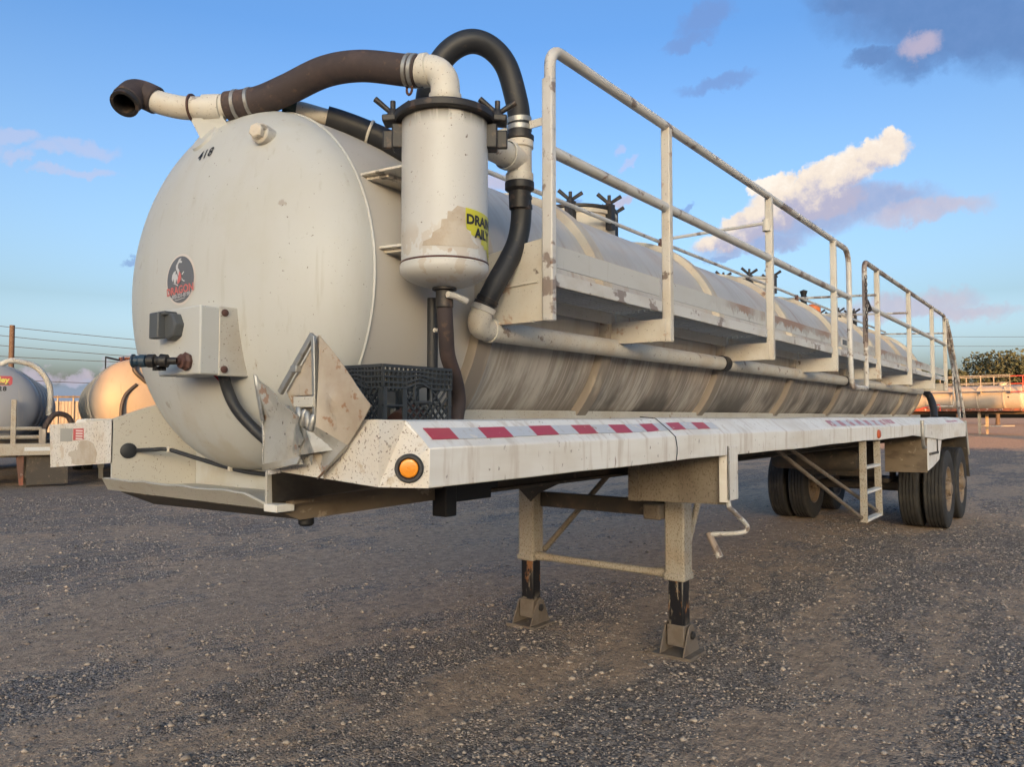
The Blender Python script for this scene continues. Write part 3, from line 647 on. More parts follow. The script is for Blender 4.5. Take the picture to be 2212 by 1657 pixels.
def build_front():
    """tray under the dished head, deck wings, sills and the bent placard plates"""
    ns = M['nose']
    # inner plate on the far side, seen behind the head, and the back plate
    G().prism([(1.60, 0.565, 1.252), (1.60, 0.565, 1.552), (1.72, 0.52, 1.60), (1.92, 0.47, 1.66), (2.0, 0.45, 1.66), (2.0, 0.45, 1.252)], (0, 0.012, 0)).build('nose_side_plate', ns, T)
    G().prism([(1.60, -0.535, 1.25), (1.60, -0.535, 1.552), (1.72, -0.52, 1.58), (1.95, -0.49, 1.60), (2.2, -0.49, 1.60), (2.2, -0.49, 1.25)], (0, -0.010, 0)).build('nose_side_plate', ns, T)
    G().boxb(1.93, 1.945, -0.5, 0.465, 1.256, 1.50).build('nose_back_plate', M['head'], T)
    # lip
    g = G(); n = 26
    top = [(1.545 + 0.004 * math.sin(k * 1.7), 0.535 - (0.535 + 0.485) * k / n, 1.298 + 0.002 * math.sin(k * 0.9)) for k in range(n + 1)] + [(1.560, -0.522, 1.280), (1.598, -0.545, 1.254)]
    bot = [(1.60, 0.60 - (0.60 + 0.485) * k / n, 1.245) for k in range(n + 1)] + [(1.605, -0.522, 1.242), (1.605, -0.545, 1.240)]
    m = len(top); th = Vector((0.010, 0, 0.004))
    vs = top + bot + [tuple(Vector(p) + th) for p in top] + [tuple(Vector(p) + th) for p in bot]; fs = []
    for k in range(m - 1):
        fs += [(k, k + 1, m + k + 1, m + k), (2 * m + k, 3 * m + k, 3 * m + k + 1, 2 * m + k + 1), (k, 2 * m + k, 2 * m + k + 1, k + 1), (m + k, m + k + 1, 3 * m + k + 1, 3 * m + k)]
    fs += [(0, m, 3 * m, 2 * m), (m - 1, 3 * m - 1, 4 * m - 1, 2 * m - 1)]
    g.add(vs, fs); g.build('nose_lip', ns, T, smooth=30)
    G().boxb(1.60, 2.3, -0.52, 0.60, 1.244, 1.256).build('nose_floor', ns, T)
    G().boxb(1.585, 1.66, -0.62, -0.548, 1.236, 1.262).build('lip_bracket', M['white'], T, bev=0.003)
    # coupler (fifth wheel plate), sloping underside
    g = G()
    g.prism([(1.62, 0.52, 1.236), (1.70, 0.40, 1.186), (1.70, -0.585, 1.200), (1.62, -0.56, 1.236)], (0, 0, 0.006))
    g.prism([(1.70, 0.40, 1.186), (2.45, 0.40, 1.21), (2.45, -0.585, 1.21), (1.70, -0.585, 1.200)], (0, 0, 0.012)); g.build('coupler_plate', M['under'], T)
    g = G(); g.prism([(1.615, -0.585, 1.236), (1.70, -0.585, 1.199), (2.40, -0.585, 1.209), (2.40, -0.585, 1.30), (1.62, -0.585, 1.256)], (0, -0.012, 0)); g.boxb(1.64, 2.40, -0.64, -0.597, 1.262, 1.30)
    g.build('coupler_side', M['coupler'], T)
    g = G(); g.prism([(1.62, -0.548, 1.262), (1.615, -0.548, 1.375), (1.64, -1.08, 1.349), (1.70, -1.10, 1.345), (2.30, -0.70, 1.30), (2.30, -0.60, 1.30)], (0.0, 0.0, 0.008)); g.build('wing_underside', M['coupler'], T)
    G().lathe([(0.028, 0), (0.028, -0.022), (0.022, -0.03), (0, -0.03)], (1.755, -0.56, 1.20), (0, 0, 1), 12).build('kingpin_bolt', M['black'], T)
    G().boxb(2.39, 2.46, -0.66, -0.58, 1.14, 1.30).build('frame_stub', M['black'], T, bev=0.006)
    g = G(); g.boxb(2.46, 2.74, -0.62, -0.58, 1.192, 1.34); g.boxb(2.74, 2.79, -0.62, -0.58, 1.235, 1.34); g.build('frame_bracket', M['black'], T)
    # wings
    G().prism([(1.60, 0.565, 1.36), (1.60, 1.18, 1.317), (1.60, 1.20, 1.522), (1.60, 0.565, 1.545)], (0.012, 0, 0)).build('wing_panel', M['wing'], T, label='far wing panel with grey and red stickers and a bare patch')
    wing = [o for o in T.children if o.name.startswith('wing_panel')][0]
    G().prism([(1.598, 0.952, 1.446), (1.598, 1.077, 1.443), (1.598, 1.078, 1.506), (1.598, 0.953, 1.506)], (0.0012, 0, 0)).build('grey_sticker', M['stick_grey'], wing)
    st = G().prism([(1.598, 0.838, 1.456), (1.598, 0.940, 1.452), (1.598, 0.942, 1.505), (1.598, 0.839, 1.508)], (0.0012, 0, 0)).build('red_sticker', M['stick_red'], wing)
    G().prism([(1.5985, 0.72, 1.352), (1.5985, 0.705, 1.40), (1.5985, 0.74, 1.44), (1.5985, 0.80, 1.455), (1.5985, 0.87, 1.45), (1.5985, 0.90, 1.425), (1.5985, 0.89, 1.41), (1.5985, 0.93, 1.405), (1.5985, 0.985, 1.395), (1.5985, 0.99, 1.38), (1.5985, 0.95, 1.37), (1.5985, 0.955, 1.345), (1.5985, 0.90, 1.340)], (0.001, 0, 0)).build('bare_patch', M['peel'], wing, smooth=0)
    g = G()
    for k in range(4):
        z = 1.496 - 0.012 * k; g.boxb(1.5965, 1.5978, 0.845, 0.912, z - 0.003, z + 0.003)
    g.build('sticker_print', M['stick_white'], wing)
    G().prism([(1.60, -0.548, 1.378), (1.60, -1.10, 1.348), (1.60, -1.10, 1.552), (1.60, -0.548, 1.552)], (0.012, 0, 0)).build('wing_panel', M['wing'], T, label='near wing panel speckled with rust')
    cf = G().add([(1.60, -1.10, 1.348), (1.60, -1.10, 1.552), (1.695, -1.122, 1.548), (1.69, -1.222, 1.467), (1.69, -1.222, 1.345), (1.612, -1.09, 1.348), (1.612, -1.09, 1.552), (1.71, -1.11, 1.548), (1.71, -1.21, 1.467), (1.71, -1.21, 1.345)],
                 [(0, 1, 2), (0, 2, 3), (0, 3, 4), (5, 6, 1, 0), (6, 7, 2, 1), (7, 8, 3, 2), (8, 9, 4, 3), (9, 5, 0, 4), (5, 7, 6), (5, 8, 7), (5, 9, 8)]).build('corner_plate', M['wing'], T, smooth=0)
    n_ = Vector((-0.09, -0.12, 0)).cross(Vector((0, 0, 1))); n_ = Vector((-0.79, 0.0, 0)); 
    dvec = Vector((1.69 - 1.60, -1.222 + 1.10, 0)).normalized(); nn = Vector((dvec.y, -dvec.x, 0)).normalized()
    if nn.x > 0: nn = -nn
    lc = Vector((1.655, -1.1745, 1.405)) + nn * 0.0
    lm = G().lathe([(0.044, -0.012), (0.044, 0.006), (0.040, 0.013), (0.033, 0.013), (0.030, 0.006), (0.027, 0.004)], lc, nn, 40).build('marker_light', M['hose'], T)
    G().lathe([(0.029, 0.003), (0.0285, 0.008), (0.026, 0.0105), (0.012, 0.012), (0.004, 0.012), (0.003, 0.0105), (0, 0.0105)], lc, nn, 32).build('amber_lens', M['amber'], lm)
    # lamp cable on the far plate
    G().tube(spline([(1.69, 0.53, 1.413), (1.70, 0.42, 1.418), (1.75, 0.38, 1.418), (1.80, 0.25, 1.385), (1.86, 0.05, 1.34), (1.90, -0.1, 1.325), (1.91, -0.28, 1.325), (1.91, -0.42, 1.335)]), 0.009, 10).build('lamp_cable', M['hose'], T)
    G().lathe([(0.034, 0), (0.034, 0.008), (0.020, 0.014), (0, 0.014)], (1.66, 0.548, 1.412), (-0.3, -1, 0), 20).build('grommet', M['hose'], T)
    for p in ((1.755, 0.375, 1.418), (1.85, 0.06, 1.345), (1.905, -0.40, 1.335)):
        G().boxb(p[0] - 0.013, p[0] + 0.013, p[1] - 0.008, p[1] + 0.008, p[2] - 0.013, p[2] + 0.013).build('cable_clip', M['pipe'], T, bev=0.003)


build_front()


def bent_sheet(pts_fn, nu, nv, th):
    """a dented sheet of metal with thickness: pts_fn(u,v) -> point"""
    vs = [Vector(pts_fn(i / nu, j / nv)) for j in range(nv + 1) for i in range(nu + 1)]
    t = Vector(th); vs2 = [v + t for v in vs]; N = len(vs); fs = []
    idx = lambda i, j: j * (nu + 1) + i
    for j in range(nv):
        for i in range(nu):
            a, b, c, d = idx(i, j), idx(i + 1, j), idx(i + 1, j + 1), idx(i, j + 1); fs += [(a, b, c, d), (N + d, N + c, N + b, N + a)]
    for i in range(nu): fs += [(idx(i, 0), N + idx(i, 0), N + idx(i + 1, 0), idx(i + 1, 0)), (idx(i + 1, nv), N + idx(i + 1, nv), N + idx(i, nv), idx(i, nv))]
    for j in range(nv): fs += [(idx(0, j + 1), N + idx(0, j + 1), N + idx(0, j), idx(0, j)), (idx(nu, j), N + idx(nu, j), N + idx(nu, j + 1), idx(nu, j + 1))]
    return vs + vs2, fs


def quad_fn(A, B, C_, D, dent):
    A, B, C_, D = map(Vector, (A, B, C_, D))
    def f(u, v):
        p = (A * (1 - u) + B * u) * (1 - v) + (D * (1 - u) + C_ * u) * v
        return p + Vector((dent(u, v), 0, 0))
    return f


def build_placard():
    """hazard-placard holder folded and torn by an impact"""
    h = G().prism([(1.590, -0.86, 1.36), (1.590, -0.66, 1.645), (1.590, -0.825, 1.825), (1.590, -0.85, 1.50)], (0.006, 0, 0)).build('placard_holder', M['diamond'], T, smooth=0)
    # right hand diamond, standing proud, its left edge folded back
    f = quad_fn((1.545, -0.882, 1.818), (1.565, -1.108, 1.594), (1.588, -0.972, 1.472), (1.548, -0.868, 1.53), lambda u, v: 0.006 * math.sin(5 * u + 3 * v) * (1 - v) - 0.010 * math.exp(-((u - .4) ** 2 + (v - .55) ** 2) / .02))
    vs, fs = bent_sheet(f, 12, 12, (0.004, 0.001, 0)); G().add(vs, fs).build('diamond_plate', M['diamond'], h, smooth=9)
    f = quad_fn((1.585, -0.842, 1.803), (1.545, -0.882, 1.818), (1.548, -0.868, 1.53), (1.59, -0.842, 1.535), lambda u, v: 0.0)
    vs, fs = bent_sheet(f, 3, 8, (0.004, 0.003, 0)); G().add(vs, fs).build('folded_edge', M['bent'], h, smooth=40)
    f = quad_fn((1.548, -0.868, 1.53), (1.588, -0.972, 1.472), (1.580, -0.868, 1.376), (1.592, -0.80, 1.46), lambda u, v: 0.010 * math.sin(4 * u) * v)
    vs, fs = bent_sheet(f, 4, 4, (0.004, 0, 0.002)); G().add(vs, fs).build('lower_flap', M['bent'], h, smooth=9)
    G().prism([(1.575, -0.862, 1.374), (1.592, -0.972, 1.470), (1.575, -0.980, 1.472), (1.555, -0.868, 1.368)], (0.004, 0.004, -0.006)).build('flap_rim', M['bent'], h)
    # back leaf with bead frame
    g = G(); g.prism([(1.578, -0.80, 1.775), (1.578, -0.69, 1.640), (1.578, -0.73, 1.630), (1.578, -0.832, 1.632)], (0.003, 0, 0)); g.build('back_leaf', M['diamond'], h, smooth=0)
    G().bar((1.570, -0.822, 1.826), (1.565, -0.660, 1.640), 0.022, 0.014, (1, 0, 0)).build('frame_bar', M['galv'], h, bev=0.003)
    G().bar((1.570, -0.826, 1.822), (1.572, -0.838, 1.50), 0.016, 0.014, (1, 0, 0)).build('frame_bar', M['galv'], h, bev=0.003)
    G().boxb(1.556, 1.578, -0.755, -0.722, 1.705, 1.728).build('hinge_clip', M['galv'], h, bev=0.003)
    # torn pocket between the leaves
    G().boxb(1.560, 1.585, -0.838, -0.735, 1.590, 1.626).build('pocket', M['nose'], h, bev=0.004)
    g = G()
    for k in range(4):
        y = -0.765 - 0.022 * k; g.lathe([(0.009, -0.028), (0.013, -0.02), (0.013, 0.02), (0.009, 0.028)], (1.565, y, 1.565 - 0.008 * k), (0.1, 0.25 * (-1) ** k, 1), 10)
    g.build('crumpled_strip', M['galv'], h, smooth=60)
    f = quad_fn((1.560, -0.770, 1.535), (1.575, -0.86, 1.50), (1.585, -0.925, 1.457), (1.555, -0.785, 1.437), lambda u, v: -0.016 * max(0, 1 - abs(u - .5) * 2) )
    vs, fs = bent_sheet(f, 4, 4, (0.004, 0, 0)); G().add(vs, fs).build('torn_flap', M['bent'], h, smooth=9)
    G().prism([(1.575, -0.800, 1.437), (1.575, -0.822, 1.437), (1.572, -0.818, 1.405)], (0.003, 0, 0)).build('torn_sliver', M['galv'], h)
    # left leaf: big sheet bent towards the front
    l = G().prism([(1.598, -0.552, 1.36), (1.598, -0.552, 1.56), (1.598, -0.60, 1.54), (1.598, -0.62, 1.37)], (0.004, 0, 0)).build('nose_post', M['wing'], T)
    pl = [(1.545, -0.535, 1.705), (1.560, -0.640, 1.648), (1.540, -0.795, 1.555), (1.535, -0.790, 1.408), (1.530, -0.625, 1.380), (1.560, -0.565, 1.555)]
    def leaf(u, v):
        L = Vector(pl[0]).lerp(Vector(pl[5]), v * 2) if v < .5 else Vector(pl[5]).lerp(Vector(pl[4]), v * 2 - 1)
        Rr = Vector(pl[0]).lerp(Vector(pl[2]), min(1, v * 1.9)) if v < .53 else Vector(pl[2]).lerp(Vector(pl[3]), (v - .53) / .47)
        p = L.lerp(Rr, u)
        jag = 0.014 * math.sin(23 * v) * u ** 6
        return p + Vector((0.006 * math.sin(6 * v + 2 * u) * u - 0.010 * max(0, 1 - abs(u - .3) / .2) * max(0, 1 - abs(v - .35) / .25) + 0.010 * max(0, u - 0.75) * 4 * (v > .5), jag, 0))
    vs, fs = bent_sheet(leaf, 7, 12, (0.005, 0, 0)); lf = G().add(vs, fs).build('bent_leaf', M['bent'], T, smooth=9)
    vs, fs = bent_sheet(quad_fn((1.528, -0.618, 1.382), (1.535, -0.792, 1.410), (1.548, -0.792, 1.432), (1.512, -0.640, 1.404), lambda u, v: 0.0), 8, 3, (0.003, 0, -0.003)); G().add(vs, fs).build('leaf_hem', M['bent'], lf, smooth=40)
    vs, fs = bent_sheet(quad_fn((1.545, -0.535, 1.707), (1.548, -0.552, 1.700), (1.545, -0.600, 1.545), (1.560, -0.560, 1.550), lambda u, v: -0.006 * math.sin(3 * u)), 3, 10, (0.003, 0, 0)); G().add(vs, fs).build('leaf_hem', M['galv'], lf, smooth=40)
    vs, fs = bent_sheet(quad_fn((1.575, -0.553, 1.545), (1.545, -0.590, 1.545), (1.530, -0.625, 1.385), (1.590, -0.556, 1.385), lambda u, v: 0.004 * math.sin(6 * v)), 3, 8, (0.003, 0, 0)); G().add(vs, fs).build('leaf_hem', M['wing'], lf, smooth=40)


build_placard()

# ---------------- deck, sills, tape, chassis
XS0, XS1 = 1.69, 13.95
ZB = lambda x: 1.347 if x < 9.6 else 1.347 - 0.09 * min(1, (x - 9.6) / 2.0)


def build_deck():
    for sgn in (-1, 1):
        prof = lambda x: [(-1.22, ZB(x)), (-1.222, 1.467), (-1.120, 1.548), (-1.035, 1.553), (-1.035, 1.515), (-1.115, 1.515), (-1.195, 1.45), (-1.195, ZB(x))]
        xs = [XS0] + list(np.linspace(2.2, XS1, 36)); g = G(); vs = []; fs = []
        for i, x in enumerate(xs):
            wob = 0.0025 * math.sin(x * 2.1) + 0.0018 * math.sin(x * 5.3 + 1)
            vs += [(x, -sgn * (y + wob), z + wob) for y, z in prof(x)]
        for i in range(len(xs) - 1):
            for k in range(8): fs.append((i * 8 + k, i * 8 + (k + 1) % 8, (i + 1) * 8 + (k + 1) % 8, (i + 1) * 8 + k))
        fs += [tuple(range(8)), tuple((len(xs) - 1) * 8 + k for k in range(8))]
        s = G().add(vs, fs).build('deck_sill', M['sill'], T, smooth=28, bev=0.004)
        if sgn == 1: near = s
    def slab(x0, x1, name, mt, u0=0.30, u1=0.72, par=near):
        A, B = Vector((0, -1.222, 1.467)), Vector((0, -1.120, 1.548)); nrm = Vector((0, -0.622, 0.783))
        n = max(2, int((x1 - x0) / 0.04)); vs = []; fs = []
        for i in range(n + 1):
            x = x0 + (x1 - x0) * i / n; w = 0.0025 * math.sin(x * 2.1) + 0.0018 * math.sin(x * 5.3 + 1); jag = 0.02 * (random.random() - 0.5)
            for u in (u0 + jag, u1):
                p = A.lerp(B, u) + nrm * 0.0032 + Vector((0, w, w)); vs.append((x, p.y, p.z))
        for i in range(n): fs.append((2 * i, 2 * i + 2, 2 * i + 3, 2 * i + 1))
        o = G().add(vs, fs).build(name, mt, par, smooth=0); so = o.modifiers.new('thick', 'SOLIDIFY'); so.thickness = 0.0012
    bx = [1.735, 1.856, 1.999, 2.148, 2.295, 2.441, 2.584, 2.732, 2.88, 3.027, 3.166, 3.300, 3.447, 3.60, 3.746, 3.905, 4.02]
    for i in range(len(bx) - 1): slab(bx[i], bx[i + 1], 'red_tape' if i % 2 == 0 else 'silver_tape', M['tapered'] if i % 2 == 0 else M['tapew'])
    for i in range(13):
        x = 6.26 + 0.152 * i; slab(x, x + 0.15, 'red_tape' if i % 2 == 0 else 'silver_tape', M['faded'] if i % 2 == 0 else M['tapew'], 0.2, 0.75)
    slab(8.30, 8.72, 'red_tape', M['faded'], 0.3, 0.8); slab(12.2, 13.3, 'red_tape', M['faded'], 0.2, 0.45)
    # deck plate, kick rail beside the barrel, floor beams
    for ya, yb in ((-1.11, -0.57), (0.57, 1.11)): G().boxb(1.63, 13.95, ya, yb, 1.466, 1.474).build('deck_plate', M['nose'], T)
    for sg in (-1, 1):
        G().boxb(2.15, 13.9, sg * 0.585 - 0.012, sg * 0.585 + 0.012, 1.474, 1.592).build('saddle_rail', M['nose'], T, bev=0.003)
        g = G(); g.boxb(1.95, 14.0, sg * 0.47 - 0.06, sg * 0.47 + 0.06, 1.446, 1.462); g.boxb(1.95, 14.0, sg * 0.47 - 0.06, sg * 0.47 + 0.06, 1.20, 1.214); g.boxb(1.95, 14.0, sg * 0.47 - 0.007, sg * 0.47 + 0.007, 1.214, 1.446)
        g.build('chassis_beam', M['under'], T)
    for x in np.arange(2.9, 14, 0.75):
        G().boxb(x - 0.03, x + 0.03, -1.19, 1.19, 1.36, 1.462).build('cross_member', M['under'], T)
    # small things on the sill
    G().lathe([(0.042, 0), (0.042, 0.012), (0.03, 0.022), (0, 0.026)], (7.75, -1.223, 1.40), (0, -1, 0), 16).build('side_marker', M['redlens'], T)
    g = G(); g.tube([(3.40, -1.226, 1.352)] + [(3.40 + 0.01 * math.sin(k), -1.2275, 1.36 + 0.026 * k) for k in range(5)] + [(3.395, -1.19, 1.498), (3.38, -1.127, 1.553), (3.37, -1.05, 1.56)], 0.0022, 6); g.build('tie_wire', M['clamp'], T)


build_deck()


def build_landing():
    for y in (-0.612, 0.592):
        lg = G().boxb(4.665, 4.80, y - 0.07, y + 0.07, 0.485, 1.36).build('landing_leg', M['leg'], T, bev=0.014)
        G().boxb(4.655, 4.81, y - 0.076, y + 0.076, 0.485, 0.535).build('leg_collar', M['leg'], lg, bev=0.012)
        G().boxb(4.682, 4.785, y - 0.056, y + 0.056, 0.10, 0.50).build('inner_leg', M['greasy'], lg, bev=0.012)
        z0 = 0.012
        ft = G().boxb(4.60, 4.86, y - 0.135, y + 0.135, z0 - 0.02, z0 + 0.008).build('foot_pad', M['foot'], T, bev=0.004)
        G().boxb(4.675, 4.79, y - 0.062, y + 0.062, 0.06, 0.20).build('foot_socket', M['foot'], ft, bev=0.008)
        for s in (-1, 1):
            yy = y + s * 0.082
            G().prism([(4.605, yy - 0.006, z0), (4.86, yy - 0.006, z0), (4.775, yy - 0.006, 0.185), (4.735, yy - 0.006, 0.205), (4.695, yy - 0.006, 0.185)], (0, 0.012, 0)).build('foot_gusset', M['foot'], ft, bev=0.003)
            G().lathe([(0.026, 0), (0.026, 0.012), (0.014, 0.02), (0, 0.02)], (4.735, yy + s * 0.006, 0.135), (0, s, 0), 16).build('foot_pin', M['clamp'], ft)
        # gear box head
        G().boxb(4.64, 4.83, y - 0.085, y + 0.085, 1.10, 1.36).build('leg_head', M['under'], lg, bev=0.006)
    g = G().tube([(4.72, -0.545, 0.520), (4.72, -0.50, 0.520), (4.72, -0.44, 0.518), (4.72, 0.42, 0.518), (4.72, 0.48, 0.520), (4.72, 0.525, 0.520)], [0.034, 0.034, 0.027, 0.027, 0.034, 0.034], 14); g.build('cross_tube', M['leg'], T)
    G().boxb(4.755, 4.80, -0.54, 0.52, 0.885, 0.995).build('cross_channel', M['under'], T, bev=0.006)
    g = G(); g.prism([(4.655, 0.10, 1.34), (4.655, 0.78, 1.34), (4.655, 0.664, 1.04), (4.655, 0.53, 0.93), (4.655, 0.46, 0.995), (4.655, 0.22, 1.10)], (-0.012, 0, 0)); g.build('leg_gusset', M['under'], T)
    G().boxb(4.60, 4.70, -0.54, -0.42, 0.88, 0.985).build('gear_housing', M['legshade'], T, bev=0.012)
    G().tube([(4.80, 0.52, 0.55), (5.55, 0.18, 1.30)], 0.022, 10).build('diagonal_brace', M['legshade'], T)
    G().tube([(4.82, -0.60, 0.56), (5.30, -0.60, 1.30)], 0.022, 10).build('diagonal_brace', M['leg'], T)
    # bracing plate from the leg to the sill with its angle iron
    G().prism([(4.10, -0.59, 1.062), (4.10, -1.195, 1.074), (4.10, -1.195, 1.40), (4.10, -0.59, 1.40)], (0.010, 0, 0)).build('brace_plate', M['legshade'], T)
    g = G(); g.boxb(4.06, 4.20, -1.226, -1.214, 1.10, 1.40); g.boxb(4.06, 4.075, -1.226, -1.17, 1.09, 1.40); g.build('angle_iron', M['sill'], T, bev=0.003)
    g = G(); g.boxb(4.09, 4.30, -0.66, -0.59, 1.06, 1.40); g.build('brace_web', M['legshade'], T)
    cr = G().tube(spline([(4.10, -1.205, 1.30), (4.105, -1.205, 1.08), (4.16, -1.21, 1.035), (4.30, -1.225, 0.955), (4.335, -1.225, 0.918), (4.325, -1.19, 0.894), (4.30, -1.05, 0.876), (4.30, -1.015, 0.870)], 6), 0.0135, 10).build('crank', M['rail'], T)
    G().tube([(4.30, -1.006, 0.882), (4.302, -1.02, 0.845), (4.305, -1.072, 0.742)], 0.021, 12).build('crank_handle', M['railrust'], cr)


build_landing()


def build_running_gear():
    R, W = 0.545, 0.27
    tp = []
    def tyre():
        g = G(); hw = W / 2; prof = [(0.30, -hw * 0.75), (0.34, -hw * 0.92), (0.42, -hw), (0.48, -hw * 0.98), (R - 0.03, -hw * 0.93), (R - 0.008, -hw * 0.86)]
        y = -hw * 0.80; grooves = [-0.066, -0.022, 0.022, 0.066]
        tread = [(R, -hw * 0.8)]
        for q in grooves: tread += [(R, q - 0.007), (R - 0.014, q - 0.004), (R - 0.014, q + 0.004), (R, q + 0.007)]
        tread += [(R, hw * 0.8)]
        prof += tread + [(a, -b) for a, b in reversed(prof)]
        g.lathe(prof + [prof[0]], (0, 0, 0), (0, 1, 0), 56); return g
    def rim(sgn):
        g = G(); d = sgn
        g.lathe([(0.305, 0.10 * d), (0.305, -0.10 * d), (0.285, -0.10 * d), (0.27, 0.02 * d), (0.24, 0.085 * d), (0.17, 0.095 * d), (0.15, 0.08 * d), (0.10, 0.08 * d), (0.095, 0.15 * d), (0.06, 0.165 * d), (0, 0.165 * d)], (0, 0, 0), (0, 1, 0), 40)
        g.lathe([(0.305, 0.10 * d), (0.316, 0.118 * d), (0.300, 0.118 * d), (0.285, 0.09 * d), (0.27, 0.02 * d)], (0, 0, 0), (0, 1, 0), 40)
        for k in range(10):
            a = 2 * math.pi * k / 10; g.lathe([(0.014, 0.09 * d), (0.014, 0.125 * d), (0, 0.13 * d)], (0.135 * math.cos(a), 0, 0.135 * math.sin(a)), (0, 1, 0), 6)
        return g
    wheels = {}
    for ax in (12.32, 13.66):
        G().tube([(ax, -1.0, 0.545), (ax, 1.0, 0.545)], 0.065, 14).build('axle', M['under'], T)
        for sg in (-1, 1):
            G().boxb(ax - 0.5, ax + 0.5, sg * 0.47 - 0.04, sg * 0.47 + 0.04, 0.63, 0.69).build('leaf_spring', M['under'], T)
            G().prism([(ax - 0.15, sg * 0.47 - 0.03, 1.2), (ax + 0.15, sg * 0.47 - 0.03, 1.2), (ax + 0.07, sg * 0.47 - 0.03, 0.66), (ax - 0.07, sg * 0.47 - 0.03, 0.66)], (0, 0.06, 0)).build('spring_hanger', M['under'], T)
            for yc, d in ((1.065, 1), (0.755, -1)):
                key = (sg * d)
                if key not in wheels:
                    w = rim(key).build('wheel', M['rim'], T, off=(0, 0, 0)); w['_off'] = (0, 0, 0); t = tyre().build('tyre', M['tyre'], w, off=(0, 0, 0)); wheels[key] = w
                else: w = copy_tree(wheels[key], T)
                w.location = Vector((ax, sg * yc, 0.545)) - T.location; w.rotation_euler = (0, random.random() * 6, 0)
    # beam, air tank and plumbing seen between the wheels
    G().lathe([(0, -0.55), (0.1, -0.53), (0.13, -0.48), (0.13, 0.48), (0.1, 0.53), (0, 0.55)], (10.4, 0.1, 1.0), (0, 1, 0), 20).build('air_tank', M['under'], T)
    G().boxb(11.2, 11.3, -0.45, 0.45, 0.75, 1.2).build('cross_bolster', M['under'], T)
    # mudguard in front of the wheels and skirt plate with strap
    G().prism([(10.55, -0.72, 0.868), (10.55, -1.195, 0.878), (10.55, -1.195, 1.33), (10.55, -0.72, 1.33)], (0.012, 0, 0)).build('mudguard', M['coupler'], T)
    sk = G().prism([(10.58, -1.20, 0.90), (10.95, -1.20, 0.93), (11.45, -1.20, 1.0), (11.72, -1.20, 1.30), (10.58, -1.20, 1.30)], (0, 0.012, 0)).build('skirt_plate', M['sill'], T)
    g = G(); g.boxb(10.66, 11.35, -1.212, -1.203, 1.085, 1.115); g.boxb(11.24, 11.29, -1.212, -1.203, 1.10, 1.28); g.build('skirt_strap', M['under'], sk)
    g = G(); g.tube(spline([(10.0, -1.235, 1.52), (10.0, -1.24, 1.38), (10.02, -1.24, 1.27), (10.08, -1.235, 1.205), (10.18, -1.23, 1.20)]), 0.022, 10); g.build('tow_hook', M['galv'], T)
    G().prism([(13.93, -1.22, 1.33), (14.03, -1.22, 1.33), (14.36, -1.22, 0.60), (14.34, -1.22, 0.60)], (0, 0.6, 0)).build('rear_mudflap', M['under'], T)
    G().prism([(13.90, -1.225, 1.50), (14.05, -1.225, 1.50), (14.36, -1.225, 0.95), (14.30, -1.225, 0.95)], (0, 0.02, 0)).build('fender_edge', M['nose'], T)
    G().boxb(14.33, 14.40, -1.16, -1.10, 0.55, 0.80).build('rear_bracket', M['black'], T)
    # step ladder under the deck
    ld = G().bar((7.42, -1.16, 1.36), (7.43, -1.16, 0.61), 0.014, 0.062, (0, 1, 0)).bar((7.98, -1.16, 1.36), (8.05, -1.16, 0.61), 0.014, 0.062, (0, 1, 0)).build('step_ladder', M['leg'], T, bev=0.003)
    for z in (1.10, 0.875, 0.625): G().boxb(7.43, 8.01, -1.19, -1.13, z - 0.012, z + 0.012).build('rung', M['white'], ld, bev=0.003)
    for (a, b) in (((7.42, -1.14, 0.65), (5.95, -0.80, 1.36)), ((8.06, -1.14, 0.65), (6.25, -0.80, 1.36))): G().tube([a, b], 0.017, 8).build('ladder_brace', M['foot'], T)


build_running_gear()


